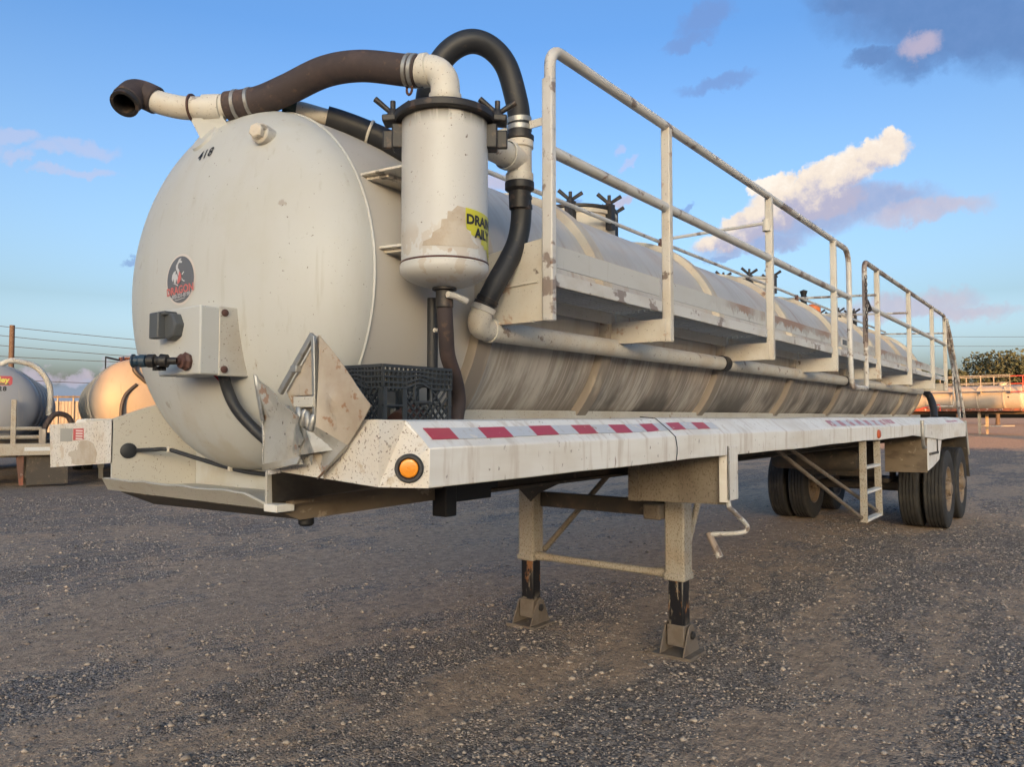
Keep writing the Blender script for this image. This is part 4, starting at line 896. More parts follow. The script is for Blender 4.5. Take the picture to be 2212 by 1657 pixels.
def build_walkway():
    Y = -1.10
    px = [2.52, 3.555, 5.13, 6.75, 8.40, 10.09, 11.75, 12.93]
    # hangers
    for i, x in enumerate(px):
        yi = -0.70
        if i == 0: poly = [(x, -1.10, 1.948), (x, -0.79, 1.948), (x, -0.66, 1.985), (x, -0.68, 2.24), (x, -0.79, 2.255), (x, -1.06, 2.285), (x, -1.10, 2.32)]
        else: poly = [(x, -1.10, 1.945), (x, -0.73, 1.945), (x, -0.735, 2.06), (x, -1.10, 2.06)]
        h = G().prism(poly, (0.010, 0, 0)).build('walkway_hanger', M['hanger'], T, bev=0.002)
        G().bar((x + 0.005, -1.02, 1.948), (x + 0.005, -0.79, 1.948), 0.05, 0.008, (0, 0, 1)).build('hanger_flange', M['hanger'], h)
        if i == 0: G().tube([(x - 0.004, -1.04, 2.108), (x - 0.004, -0.80, 2.098), (x - 0.004, -0.68, 2.092)], 0.005, 6).build('weld_seam', M['hanger'], h)
    segs = list(zip(px[:-1], px[1:]))
    for (a, b) in segs:
        f = G().boxb(a + 0.03, b - 0.025, -1.098, -1.088, 2.090, 2.146).build('walkway_fascia', M['rail'], T, bev=0.003)
        tb = G().boxb(a + 0.03, b - 0.03, -1.085, -1.080, 2.172, 2.262).build('toe_board', M['toe'], T)
        G().boxb(a + 0.03, b - 0.02, -0.80, -0.785, 2.05, 2.11).build('inner_channel', M['hanger'], T)
        # open grating: bearing bars along, cross bars across
        g = G()
        for k in range(9): y = -1.075 + 0.034 * k; g.boxb(a + 0.02, b - 0.02, y - 0.0025, y + 0.0025, 2.108, 2.138)
        nx = int((b - a) / 0.10)
        for k in range(nx): x = a + 0.05 + k * 0.10; g.boxb(x, x + 0.006, -1.08, -0.80, 2.128, 2.134)
        g.build('grating', M['nose'], T, smooth=0)
    # handrails, front run and rear run
    def run(x0, x1, posts, zb0, zb1, first):
        r = 0.0235; zt, zm = 3.062, 2.636
        if first:
            path = [(x0, Y, 2.0)] + arc((x0 + 0.075, Y, zt - 0.075), (-1, 0, 0), (0, 0, 1), 0.075, 0, 90, 6) + [(x0 + 1.0, Y, zt)] + [(x1 - 0.5, Y, zt)] + arc((x1 - 0.14, Y, zt - 0.14), (0, 0, 1), (1, 0, 0), 0.14, 0, 90, 6) + [(x1, Y, 2.2), (x1 + 0.02, Y, 1.90)]
        else:
            path = [(x0, Y, 1.90)] + arc((x0 + 0.075, Y, zt - 0.075), (-1, 0, 0), (0, 0, 1), 0.075, 0, 90, 6) + [(x0 + 2.5, Y, zt), (x1 - 0.12, Y, zt)] + arc((x1 - 0.10, Y, zt - 0.10), (0, 0, 1), (1, 0, 0), 0.10, 0, 80, 5) + [(x1 + 0.9, Y, 2.2), (x1 + 1.35, Y, 1.62), (x1 + 1.38, Y, 1.54)]
        hr = G().tube(path, r, 14).build('handrail', M['rail'] if first else M['railrust'], T, smooth=50)
        G().tube([(x0, Y, zm), (x1 - (0 if first else 0.02), Y, zm)], 0.024, 14).build('mid_rail', M['rail'], T)
        for x in posts:
            p = G().bar((x + 0.033, Y, 1.942), (x + 0.033, Y, zt - 0.01), 0.048, 0.042, (1, 0, 0)).build('rail_post', M['hanger'], T, bev=0.006)
        return hr
    run(2.52, 7.30, [3.555, 5.13, 6.75], 0, 0, True)
    run(7.90, 12.93, [8.40, 10.09, 11.75, 12.90], 0, 0, False)
    # first post is boxed, with a rusty edge
    G().bar((2.508, Y - 0.003, 1.942), (2.508, Y - 0.003, 2.93), 0.050, 0.034, (1, 0, 0)).build('rail_post', M['rail'], T, bev=0.006)
    G().tube([(7.32, Y, 1.90), (7.34, Y, 1.858)] + arc((7.38, Y, 1.862), (-1, 0, 0), (0, 0, -1), 0.03, 0, 90, 4) + [(7.86, Y, 1.832)] + arc((7.87, Y, 1.862), (0, 0, -1), (1, 0, 0), 0.03, 0, 90, 4) + [(7.90, Y, 1.905)], 0.023, 12).build('ladder_opening_rail', M['railrust'], T)
    # chain hanging at the ladder opening
    g = G()
    for k in range(16):
        z = 2.90 - 0.034 * k; c = Vector((7.865, Y - 0.02, z)); v = (0, 1, 0) if k % 2 else (0, 0.2, 0)
        u = Vector((1, 0, 0)) if k % 2 else Vector((0, 1, 0))
        g.tube([c + u * (0.010 * math.cos(t)) + Vector((0, 0, 0.022 * math.sin(t))) for t in np.linspace(0, 2 * math.pi, 10, endpoint=False)], 0.0035, 6, True)
    g.build('chain', M['clamp'], T)
    g = G(); g.tube([(7.94, Y, 2.68), (7.98, Y - .01, 2.63), (8.06, Y, 2.61)], 0.028, 8); g.build('chain_hook', M['clamp'], T)
    # long pipe under the walkway
    G().tube([(2.45, -0.805, 1.925), (2.6, -0.805, 1.922), (3.9, -0.805, 1.924), (5.2, -0.805, 1.926), (7.5, -0.805, 1.928), (10, -0.80, 1.93), (12.75, -0.79, 1.935)], 0.046, 18).build('vacuum_pipe', M['pipe'], T)
    for x in (5.05, 8.3): G().lathe([(0.048, -0.05), (0.053, -0.045), (0.053, 0.045), (0.048, 0.05)], (x, -0.805, 1.926), (1, 0, 0), 18).build('pipe_coupling', M['clamp'], T)
    # handline on the barrel's top and stay rods to the handrail
    G().tube([(2.75, -0.30, 2.86), (5.1, -0.30, 2.855), (8.0, -0.30, 2.865), (12.9, -0.30, 2.87)], 0.013, 10).build('grab_line', M['rail'], T)
    for x in (3.55, 5.13, 6.75, 8.40, 10.09, 11.75):
        if x in (5.13, 8.40): G().lathe([(0.02, -0.05), (0.02, 0.03), (0.012, 0.045), (0, 0.05)], (x, -0.31, 2.83), (0, 0, 1), 10).build('line_bracket', M['rustfit'], T)
    G().tube([(5.13, -1.10, 2.875), (5.13, -0.30, 2.868)], 0.012, 8).build('stay_rod', M['rail'], T)
    G().lathe([(0.028, -0.05), (0.028, 0.03), (0, 0.03)], (5.14, -1.09, 2.87), (0, 0, 1), 10).build('rod_clamp', M['hanger'], T)
    for x in (8.40, 10.09, 12.88): G().tube([(x, -1.10, 2.80), (x, -0.30, 2.84), (x, 0.2, 2.85)], 0.012, 8).build('stay_rod', M['railrust'], T)
    # flat bar from the first post across to the barrel
    G().bar((2.52, -1.08, 2.765), (2.52, -0.30, 2.765), 0.006, 0.032).build('stay_bar', M['pipe'], T)
    G().bar((2.52, -0.32, 2.60), (2.52, -0.32, 2.78), 0.006, 0.032).build('stay_bar', M['pipe'], T)
    # rear ladder frame, rear hose
    g = G(); g.tube([(13.0, -1.12, 3.02), (13.25, -1.14, 2.75), (14.2, -1.18, 1.55)], 0.022, 10); g.tube([(13.35, -1.14, 2.3), (13.35, -1.14, 1.72), (13.0, -0.8, 1.72)], 0.01, 8); g.build('rear_ladder_rail', M['railrust'], T)
    G().tube(spline([(13.05, -0.80, 1.95), (13.1, -0.86, 1.86), (12.98, -0.92, 1.7), (12.85, -0.95, 1.55)]), 0.05, 12).build('rear_hose', M['hose'], T)
    # plate lettering on the barrel and the tattered sticker
    G().boxb(7.05, 7.24, -1.0895, -1.0870, 2.185, 2.25).build('notice', M['stick_white'], T); G().boxb(7.08, 7.22, -1.0915, -1.0898, 2.195, 2.24).build('notice_print', M['plug'], T)


build_walkway()


def wing_nut(g, c, s=1.0, spread=None):
    """T-handled clamp nut with two arms in a V and a stud between"""
    c = Vector(c); v = Vector(spread or (0.6, -0.8, 0))
    g.tube([c, c + Vector((0, 0, 0.055 * s))], 0.009 * s, 8); g.lathe([(0.018 * s, 0), (0.018 * s, 0.018 * s), (0.012 * s, 0.026 * s), (0, 0.026 * s)], c, (0, 0, 1), 8)
    for k in (-1, 1): g.tube([c + Vector((0, 0, 0.012 * s)), c + v * (k * 0.058 * s) + Vector((0, 0, (0.062 if k == -1 else 0.05) * s))], [0.0085 * s, 0.0105 * s], 8)


def build_manholes():
    for x, r in ((4.45, 0.27), (7.75, 0.27), (11.15, 0.25)):
        z = TZ + TR
        m = G().lathe([(r, -0.15), (r, 0.07), (r + 0.015, 0.075), (r + 0.015, 0.10), (r, 0.105)], (x, 0, z), (0, 0, 1), 40).build('manhole_collar', M['band'], T)
        G().lathe([(r + 0.02, 0.106), (r + 0.022, 0.125), (r * 0.8, 0.145), (r * 0.4, 0.162), (0, 0.168)], (x, 0, z), (0, 0, 1), 40).build('manhole_lid', M['clamp'] if x < 5 else M['nose'], m)
        for k in range(6):
            a = R_(25 + 60 * k); d = Vector((math.cos(a), math.sin(a), 0)); c = Vector((x, 0, z + 0.13)) + d * (r + 0.01)
            g = G(); wing_nut(g, c, 1.35); g.bar(c + Vector((0, 0, -0.16)), c + Vector((0, 0, 0.01)), 0.06, 0.05)
            g.build('manhole_clamp', M['clamp'], m)
    G().lathe([(0.0, -0.1), (0.035, -0.1), (0.035, 0.09), (0.05, 0.1), (0.03, 0.15), (0.045, 0.2), (0, 0.22)], (9.2, -0.15, TZ + TR), (0, 0, 1), 14).build('relief_valve', M['black'], T)
    G().lathe([(0.0, -0.05), (0.09, -0.05), (0.09, 0.08), (0.05, 0.11), (0, 0.11)], (9.75, -0.1, TZ + TR), (0, 0, 1), 16).build('orange_cap', M['orange'], T)


build_manholes()

CANX, CANY, CANR = 2.062, -0.945, 0.158


def on_can(vs, ang0, z0, lift=0.0022):
    out = []
    for u, w in [(v[0], v[1]) for v in vs]:
        a = ang0 + u / CANR; out.append((CANX + (CANR + lift) * math.cos(a), CANY + (CANR + lift) * math.sin(a), z0 + w))
    return out


def build_canister():
    prof = [(0.0, 2.028), (0.04, 2.029), (0.085, 2.038), (0.125, 2.052), (0.148, 2.066), (CANR + 0.003, 2.080), (CANR + 0.005, 2.092), (CANR + 0.005, 2.108), (CANR + 0.001, 2.113), (CANR, 2.116), (CANR, 2.640)]
    cn = G().lathe(prof, (CANX, CANY, 0), (0, 0, 1), 72).build('drain_canister', M['can'], T)
    G().lathe([(CANR - 0.02, 2.636), (0.180, 2.637), (0.185, 2.643), (0.185, 2.662), (0.180, 2.668), (0.15, 2.676), (0.08, 2.690), (0.0, 2.694)], (CANX, CANY, 0), (0, 0, 1), 56).build('canister_lid', M['clamp'], cn)
    G().lathe([(CANR + 0.0015, -0.004), (CANR + 0.004, 0), (CANR + 0.0015, 0.004)], (CANX, CANY, 2.115), (0, 0, 1), 72).build('rust_line', M['rustfit'], cn)
    for sg in (-1, 1):
        d = Vector((0.604, -0.797, 0)) * sg; c = Vector((CANX, CANY, 2.645)) + d * 0.193
        g = G(); side = Vector((0.797, 0.604, 0))
        g.bar(c + d * -0.055 + Vector((0, 0, 0.012)), c + d * 0.035 + Vector((0, 0, 0.004)), 0.075, 0.028); g.bar(c + d * -0.025 + Vector((0, 0, -0.105)), c + d * -0.025 + Vector((0, 0, -0.012)), 0.062, 0.05, d)
        g.bar(c + d * 0.012 + Vector((0, 0, -0.10)), c + d * 0.012 + Vector((0, 0, -0.03)), 0.016, 0.05, d)
        g.build('lid_lug', M['clamp'], cn, bev=0.006)
        g = G(); wing_nut(g, c + Vector((0, 0, 0.018)), 1.12, Vector((0.604, -0.797, 0))); g.build('wing_nut', M['clamp'], cn, smooth=50)
    # brackets to the barrel
    for z, y0 in ((2.470, -0.645), (2.178, -0.735)):
        b = G().prism([(1.925, y0 + 0.05, z), (1.925, y0 - 0.015, z), (1.955, -0.90, z), (2.17, -0.90, z), (2.20, y0 + 0.05, z)], (0, 0, 0.010)).build('canister_bracket', M['pipe'], T, bev=0.002)
        G().prism([(1.935, y0 + 0.05, z - 0.012), (2.19, y0 + 0.05, z - 0.012), (2.19, y0 - 0.10, z - 0.012), (1.97, y0 - 0.10, z - 0.012)], (0, 0, 0.011)).build('bracket_angle', M['pipe'], b)
        G().lathe([(0.018, 0), (0.018, -0.02), (0.011, -0.02), (0.011, -0.05), (0, -0.05)], (2.06, -0.80, z - 0.012), (0, 0, 1), 8).build('bracket_bolt', M['clamp'], b)
    # torn yellow decal DRAIN DAILY; the bottom-left of it is gone
    a0 = R_(-95)
    ang = lambda deg: (R_(deg) - a0) * CANR
    L, Rr = ang(-111), ang(-54); zc = 2.200; kz = 0.70
    out = [(L, 0.130), (Rr, 0.116), (Rr, -0.095), (Rr - .012, -0.110), (Rr - .030, -0.080), (Rr - .042, -0.056), (Rr - .062, -0.062), (Rr - .066, -0.045), (Rr - .084, -0.040), (Rr - .080, -0.012), (L + .024, -0.004), (L + .022, 0.014), (L + 0.004, 0.022), (L, 0.07)]
    out = [(p[0], p[1] * kz) for p in out]; g = G(); vs, fs = poly_faces(out, 0.016); g.add(on_can(vs, a0, zc), fs); g.build('yellow_decal', M['yellow'], cn, smooth=0)
    dec = [o for o in cn.children if o.name.startswith('yellow_decal')][0]
    mid = (L + Rr) / 2
    for body, zz, dx, keep in (('DRAIN', 0.050, -0.006, lambda u, w: u > L + 0.002), ('AILY', 0.006, 0.008, lambda u, w: True)):
        vs, fs = text_faces(body, 0.047, 0.0022, 1.0, 0.01)
        vs = [(v[0] * 0.98 + mid + dx, v[1] + zz) for v in vs]
        fs = [f for f in fs if all(keep(*vs[i]) for i in f)]
        G().add(on_can(vs, a0, zc, 0.0036), fs).build('lettering', M['ink'], dec, smooth=0)
    # bare patch where the rest of the decal came off
    pch = [(L + .022, -0.002), (L + 0.004, 0.020), (L, 0.07), (L, 0.128), (L - 0.030, 0.134), (L - 0.030, 0.088), (L - 0.046, 0.082), (L - 0.05, 0.104), (L - 0.064, 0.104), (L - 0.066, 0.066), (L - 0.085, 0.062), (L - 0.088, 0.02), (L - 0.115, -0.002),
           (L - 0.12, -0.03), (L - 0.15, -0.044), (L - 0.155, -0.066), (L - 0.07, -0.070), (L + 0.05, -0.070), (L + 0.07, -0.06), (L + 0.035, -0.04), (L + 0.025, -0.02)]
    pch = [(p[0], p[1] * kz) for p in pch]; vs, fs = poly_faces(pch, 0.016); G().add(on_can(vs, a0, zc, 0.0012), fs).build('bare_patch', M['peel'], cn, smooth=0)
    # elbow on the lid and brown hose to the pipe over the head
    C0 = Vector((CANX, CANY, 2.685))
    G().lathe([(0.058, 0.0), (0.060, 0.010), (0.056, 0.018), (0.056, 0.036), (0.060, 0.042), (0.060, 0.062), (0.052, 0.066)], C0, (0, 0, 1), 28).build('lid_spigot', M['pipe'], cn)
    hd = Vector((-0.35, 0.94, 0)).normalized(); zt = 2.852
    el = [C0 + Vector((0, 0, 0.02)), C0 + Vector((0, 0, 0.06))] + arc(Vector((CANX, CANY, zt - 0.075)) + hd * 0.075, -hd, Vector((0, 0, 1)), 0.075, 0, 90, 8) + [Vector((CANX, CANY, zt)) + hd * 0.12]
    G().tube(el, 0.054, 24).build('lid_elbow', M['pipe'], cn, smooth=50)
    p = Vector((CANX, CANY, zt)) + hd * 0.075; G().lathe([(0.054, -0.012), (0.061, -0.008), (0.061, 0.016), (0.054, 0.02)], p, hd, 28).build('elbow_collar', M['pipe'], cn)
    st = Vector((CANX, CANY, zt)) + hd * 0.105
    pts = [st, st + hd * 0.06 + Vector((0, 0, 0.012)), (1.943, -0.62, 2.905), (1.903, -0.45, 2.915), (1.857, -0.28, 2.874), (1.812, -0.15, 2.842), (1.752, -0.03, 2.832)]
    sp = spline(pts, 10)
    bh = G().tube(sp, 0.0585, 24).build('suction_hose', M['bhose'], T, smooth=60)
    for k, rr in ((5, 0.061), (8, 0.061), (-5, 0.061), (-9, 0.061)):
        i = k if k > 0 else len(sp) + k; t = (sp[i + 1] - sp[i - 1]).normalized(); G().lathe([(rr - .003, -0.008), (rr + .001, -0.007), (rr + .001, 0.007), (rr - .003, 0.008)], sp[i], t, 28).build('hose_clamp', M['galv'], bh)
    i = 8; g = G(); q = sp[i] + Vector((0, 0, -0.07)); g.tube([q + Vector((0, 0.014 * math.cos(a), 0.022 * math.sin(a))) for a in np.linspace(0, 6.283, 14, endpoint=False)], 0.005, 6, True); g.build('clamp_ring', M['rustfit'], bh)
    # white pipe over the head, then a dark elbow
    pp = spline([(1.775, -0.07, 2.835), (1.735, 0.0, 2.830), (1.697, 0.06, 2.828), (1.648, 0.14, 2.835), (1.600, 0.215, 2.857), (1.575, 0.25, 2.876)], 6)
    G().tube(pp, 0.047, 22).build('head_pipe', M['pipe'], T, smooth=60)
    d = (Vector(pp[12]) - Vector(pp[10])).normalized(); G().lathe([(0.047, -0.045), (0.054, -0.042), (0.054, 0.03), (0.047, 0.034)], pp[9], d, 26).build('pipe_collar', M['pipe'], T)
    G().lathe([(0.048, -0.004), (0.0575, -0.003), (0.0575, 0.003), (0.048, 0.004)], pp[15], d, 26).build('pipe_flange', M['rustfit'], T)
    e = spline([(1.59, 0.23, 2.866), (1.560, 0.272, 2.890), (1.525, 0.283, 2.888), (1.497, 0.272, 2.858), (1.48, 0.262, 2.838)], 7)
    G().tube(e, [0.050] + [0.057] * (len(e) - 2) + [0.053], 22, cap=False).build('end_elbow', M['bhose'], T, smooth=60)
    dd = Vector((-0.46, -0.30, -0.62)).normalized(); c = Vector((1.493, 0.270, 2.852))
    G().lathe([(0.050, -0.01), (0.053, 0.0), (0.049, 0.012), (0.054, 0.018), (0.050, 0.03), (0.056, 0.036), (0.056, 0.046), (0.043, 0.046), (0.040, 0.0), (0.040, -0.05), (0, -0.05)], c, dd, 28).build('open_coupling', M['clamp'], T)
    # bracket holding the pipe on the head
    G().prism([(1.695, 0.060, 2.685), (1.655, 0.10, 2.795), (1.72, -0.02, 2.80), (1.75, -0.045, 2.74)], (0.05, 0.04, 0.0)).build('pipe_bracket', M['head'], T, smooth=0)
    G().lathe([(0.07, -0.008), (0.065, 0.004), (0.0, 0.006)], (1.697, 0.05, 2.702), (-1.71, 0.1, 1.09), 20).build('pad_plate', M['head'], T)


build_canister()


SP_A = [(2.06, -0.315, 2.808), (2.03, -0.292, 2.815), (2.00, -0.27, 2.822), (1.97, -0.245, 2.83), (1.94, -0.222, 2.835)]


def build_hoses():
    # loop from the tee over the canister and down on the far side of it to the barrel's top
    lp = spline([(2.515, -0.95, 2.74), (2.512, -0.95, 2.80), (2.494, -0.95, 2.870), (2.452, -0.932, 3.000), (2.395, -0.90, 3.066), (2.332, -0.855, 3.086), (2.282, -0.80, 3.060), (2.250, -0.745, 2.998), (2.235, -0.70, 2.90),
                 (2.27, -0.64, 2.80), (2.31, -0.57, 2.72), (2.29, -0.52, 2.69), (2.222, -0.462, 2.735), (2.145, -0.39, 2.775), (2.085, -0.335, 2.80), (2.04, -0.30, 2.812)], 8)
    lh = G().tube(lp, 0.0475, 22).build('loop_hose', M['hose'], T, smooth=60)
    for k in (3, 7): t = (lp[k + 1] - lp[k - 1]).normalized(); G().lathe([(0.047, -0.011), (0.052, -0.010), (0.052, 0.010), (0.047, 0.011)], lp[k], t, 26).build('hose_clamp', M['galv'], lh)
    k = len(lp) - 20; t = (lp[k + 1] - lp[k - 1]).normalized(); G().lathe([(0.046, -0.006), (0.053, -0.005), (0.053, 0.005), (0.046, 0.006)], lp[k], t, 24).build('hose_tie', M['pipe'], lh)
    G().tube(spline(SP_A), [0.043] * 5 + [0.034] * 28, 18, cap=True).build('spout_pipe', M['pipe'], T, smooth=40)
    G().lathe([(0.028, -0.01), (0.038, 0.0), (0.038, 0.035), (0.032, 0.05), (0, 0.055)], SP_A[-1], Vector(SP_A[-1]) - Vector(SP_A[-2]), 18).build('spout_cap', M['green'], T)
    # tee and branch to the canister
    g = G(); c = Vector((2.515, -0.95, 2.62))
    g.lathe([(0.050, -0.09), (0.058, -0.088), (0.058, -0.055), (0.051, -0.05), (0.051, 0.05), (0.058, 0.055), (0.058, 0.082), (0.050, 0.086)], c, (0, 0, 1), 30)
    g.tube([(2.20, -0.948, 2.632), (2.30, -0.949, 2.628), (2.515, -0.95, 2.622)], 0.051, 26); g.lathe([(0.056, -0.012), (0.06, -0.01), (0.06, 0.012), (0.052, 0.014)], (2.43, -0.95, 2.624), (1, 0, 0), 28)
    tee = g.build('pipe_tee', M['pipe'], T, smooth=45)
    G().lathe([(0.048, 0.085), (0.060, 0.088), (0.061, 0.104), (0.05, 0.108), (0.049, 0.14)], c, (0, 0, 1), 28).build('tee_collar', M['clamp'], tee)
    G().lathe([(0.052, -0.088), (0.061, -0.09), (0.061, -0.118), (0.046, -0.130), (0.043, -0.2)], c, (0, 0, 1), 28).build('tee_collar', M['clamp'], tee)
    low = spline([(2.518, -0.95, 2.50), (2.530, -0.948, 2.44), (2.535, -0.94, 2.36), (2.520, -0.93, 2.28), (2.478, -0.912, 2.19), (2.437, -0.89, 2.11), (2.412, -0.862, 2.035), (2.402, -0.845, 2.0)], 8)
    lo = G().tube(low, 0.043, 22).build('down_hose', M['hose'], T, smooth=60)
    for k in (5, 9, -9, -5): i = k if k > 0 else len(low) + k; t = (low[i + 1] - low[i - 1]).normalized(); G().lathe([(0.042, -0.010), (0.0465, -0.009), (0.0465, 0.009), (0.042, 0.010)], low[i], t, 26).build('hose_clamp', M['clamp'], lo)
    eb = spline([(2.405, -0.848, 2.005), (2.400, -0.838, 1.975), (2.408, -0.822, 1.943), (2.440, -0.812, 1.927), (2.50, -0.806, 1.924)], 6)
    G().tube(eb, 0.0475, 22).build('pipe_elbow', M['pipe'], T, smooth=60)
    t = (eb[2] - eb[0]).normalized(); G().lathe([(0.046, -0.012), (0.052, -0.010), (0.052, 0.012), (0.046, 0.014)], eb[1], t, 26).build('elbow_collar', M['pipe'], T)
    G().lathe([(0.046, -0.012), (0.053, -0.010), (0.053, 0.014), (0.046, 0.016)], (2.50, -0.806, 1.924), (1, 0, 0), 26).build('elbow_collar', M['pipe'], T)
    # drain under the canister
    G().lathe([(0.045, 2.032), (0.045, 2.022), (0.032, 2.018), (0.032, 1.96), (0.028, 1.955)], (CANX, CANY, 0), (0, 0, 1), 20).build('drain_valve', M['clamp'], T)
    G().tube([(2.035, -0.985, 2.000), (2.07, -0.99, 1.997), (2.125, -0.995, 1.985)], [0.012, 0.012, 0.013], 10).build('valve_handle', M['pipe'], T)
    dr = spline([(CANX, CANY, 1.985), (2.068, -0.942, 1.93), (2.085, -0.932, 1.87), (2.125, -0.905, 1.79), (2.20, -0.87, 1.72), (2.25, -0.845, 1.66), (2.265, -0.835, 1.60), (2.24, -0.835, 1.50)], 8)
    G().tube(dr, 0.029, 16).build('drain_hose', M['bhose'], T, smooth=60)
    G().tube([(2.165, -0.79, 2.02), (2.165, -0.79, 1.62)], 0.021, 12).build('drop_pipe', M['hose'], T)
    G().tube([(2.10, -0.86, 1.885), (2.19, -0.86, 1.885)], 0.008, 8).build('drain_tie', M['pipe'], T)


build_hoses()


def build_crate():
    x0, x1, y0, y1, z0, z1 = 1.775, 2.115, -0.93, -0.66, 1.478, 1.737
    o = thing('plastic_crate', 'charcoal plastic milk crate standing on the deck beside the white tank', 'crate', ((x0 + x1) / 2, (y0 + y1) / 2, z0))
    o.rotation_euler = (0, 0, 0)
    def side(A, B, name):
        A, B = Vector(A), Vector(B); L = (B - A).length; u = (B - A) / L; nrm = Vector((u.y, -u.x, 0)); H = z1 - z0
        g = G(); w = 0.006
        P = lambda s, t, d=0.0: A + u * (s * L) + Vector((0, 0, t * H)) + nrm * d
        mid = [0.5 - abs(0.5) for _ in range(1)]
        def curve(t0, dip, wd=0.006):
            ss = np.linspace(0, 1, 17); pts = []
            for s in ss:
                k = max(0.0, 1 - abs(s - 0.5) / 0.22) if abs(s - 0.5) < 0.22 else 0
                k = k * k * (3 - 2 * k); pts.append(P(s, t0 + dip * k))
            for a, b in zip(pts[:-1], pts[1:]): g.bar(a, b, 0.012, wd)
        curve(0.985, 0, 0.010); curve(0.92, 0.01); curve(0.845, 0.035); curve(0.77, 0.06); curve(0.70, 0.075)
        for s in list(np.linspace(0.0, 1.0, 17)): g.bar(P(s, 0.70 + (0.07 if abs(s - .5) < .2 else 0)), P(s, 0.985), 0.004, 0.011, nrm)
        for s0, s1 in ((0.0, 0.05), (0.27, 0.33), (0.95, 1.0)) if L > 0.3 else ((0.0, 0.07), (0.93, 1.0)):
            g.bar(P((s0 + s1) / 2, 0.0), P((s0 + s1) / 2, 0.70), 0.006, (s1 - s0) * L, u)
        for t in (0.03, 0.24, 0.47): 
            for a, b in ((0.0, 0.30), (0.94, 1.0)): g.bar(P(a, t), P(b, t), 0.012, 0.006)
        # handle frame
        hc = 0.565 if L > 0.3 else 0.5
        ring_ = [P(hc + 0.135 * max(-0.92, min(0.92, math.cos(a) * 1.2)), 0.64 + 0.15 * max(-0.85, min(0.85, math.sin(a) * 1.2))) for a in np.linspace(0, 2 * math.pi, 24, endpoint=False)]
        g.tube(ring_, 0.006, 6, True)
        # diamond lattice
        for k in range(-5, 10):
            for sg in (1, -1):
                pts = []
                for q in np.linspace(0, 1, 25):
                    s = 0.33 + (k * 0.095) + sg * q * 0.50; t = q * 0.70
                    ok = 0.33 < s < 0.95 and not ((s - hc) ** 2 / 0.14 ** 2 + (t - 0.64) ** 2 / 0.155 ** 2 < 1)
                    if ok: pts.append(P(s, t))
                    else:
                        if len(pts) > 2: g.bar(pts[0], pts[-1], 0.005, 0.008, nrm)
                        pts = []
                if len(pts) > 2: g.bar(pts[0], pts[-1], 0.005, 0.008, nrm)
        g.build(name, M['crate'], o, smooth=0)
    side((x0, y0, z0), (x1, y0, z0), 'side_panel'); side((x1, y0, z0), (x1, y1, z0), 'end_panel'); side((x1, y1, z0), (x0, y1, z0), 'side_panel'); side((x0, y1, z0), (x0, y0, z0), 'end_panel')
    g = G(); g.boxb(x0, x1, y0, y1, z0, z0 + 0.006); g.build('crate_floor', M['crate'], o)
    # an old pipe fitting lies in the crate
    f = G().lathe([(0.0, -0.06), (0.045, -0.06), (0.05, -0.03), (0.04, 0.0), (0.055, 0.03), (0.055, 0.06), (0, 0.06)], (0, 0, 0), (1, 0.3, 0.2), 20).build('pipe_fitting', M['rustfit'], None, off=(0, 0, 0))
    f.location = (1.99, -0.82, z0 + 0.065); tag(f, 'rusty pipe fitting lying inside the charcoal crate', 'pipe fitting')


build_crate()

# ------------------------------------------------------------------ the yard behind
M['bgwhite'] = mat('plain_white_tank_paint', (0.34, 0.315, 0.28), 0.5, layers=[dict(s=1.5, t=0.45, w=0.3, c=(0.29, 0.27, 0.24), a=0.7), dict(s=(9, 9, 1.2), t=0.56, w=0.15, c=(0.42, 0.38, 0.33), a=0.5), dict(SPECK2, s=14)])
M['bgcream'] = mat('dusty_cream_tank_paint', (0.21, 0.195, 0.175), 0.5, layers=[dict(s=1.5, t=0.45, w=0.3, c=(0.185, 0.17, 0.15), a=0.7), dict(s=(9, 9, 1.2), t=0.56, w=0.15, c=(0.15, 0.13, 0.11), a=0.5)])
M['bggrey'] = mat('pale_grey_tank_paint', (0.27, 0.275, 0.295), 0.5, layers=[dict(s=1.5, t=0.45, w=0.3, c=(0.23, 0.235, 0.25), a=0.7), dict(s=(9, 9, 1.2), t=0.56, w=0.15, c=(0.36, 0.33, 0.3), a=0.5)])
M['rusty'] = mat('rusty_red_deck', (0.22, 0.075, 0.045), 0.75, layers=[dict(s=3, t=0.48, w=0.1, c=(0.11, 0.06, 0.045), a=0.9), dict(s=6, t=0.6, w=0.05, c=(0.46, 0.40, 0.36), a=0.9)])
M['redpaint'] = mat('red_rail_paint', (0.45, 0.07, 0.05), 0.5)
M['corr'] = mat('pale_corrugated_steel', (0.20, 0.195, 0.19), 0.5, layers=[dict(s=(1, 1, 0.6), t=0.5, w=0.2, c=(0.165, 0.155, 0.145), a=0.6)])
M['wood'] = mat('weathered_pole_wood', (0.062, 0.05, 0.048), 0.85, layers=[dict(s=(20, 20, 1.5), t=0.5, w=0.2, c=(0.05, 0.04, 0.035), a=0.8)])
M['wire'] = mat('dark_cable', (0.015, 0.017, 0.022), 0.6)
M['signyel'] = mat('yellow_print', (0.62, 0.56, 0.12), 0.5)
M['signgreen'] = mat('dark_green_print', (0.10, 0.14, 0.07), 0.5)
M['wall'] = mat('dull_steel_cladding', (0.30, 0.29, 0.28), 0.6, layers=[dict(s=(1, 1, 0.4), t=0.5, w=0.3, c=(0.25, 0.235, 0.22), a=0.6)])


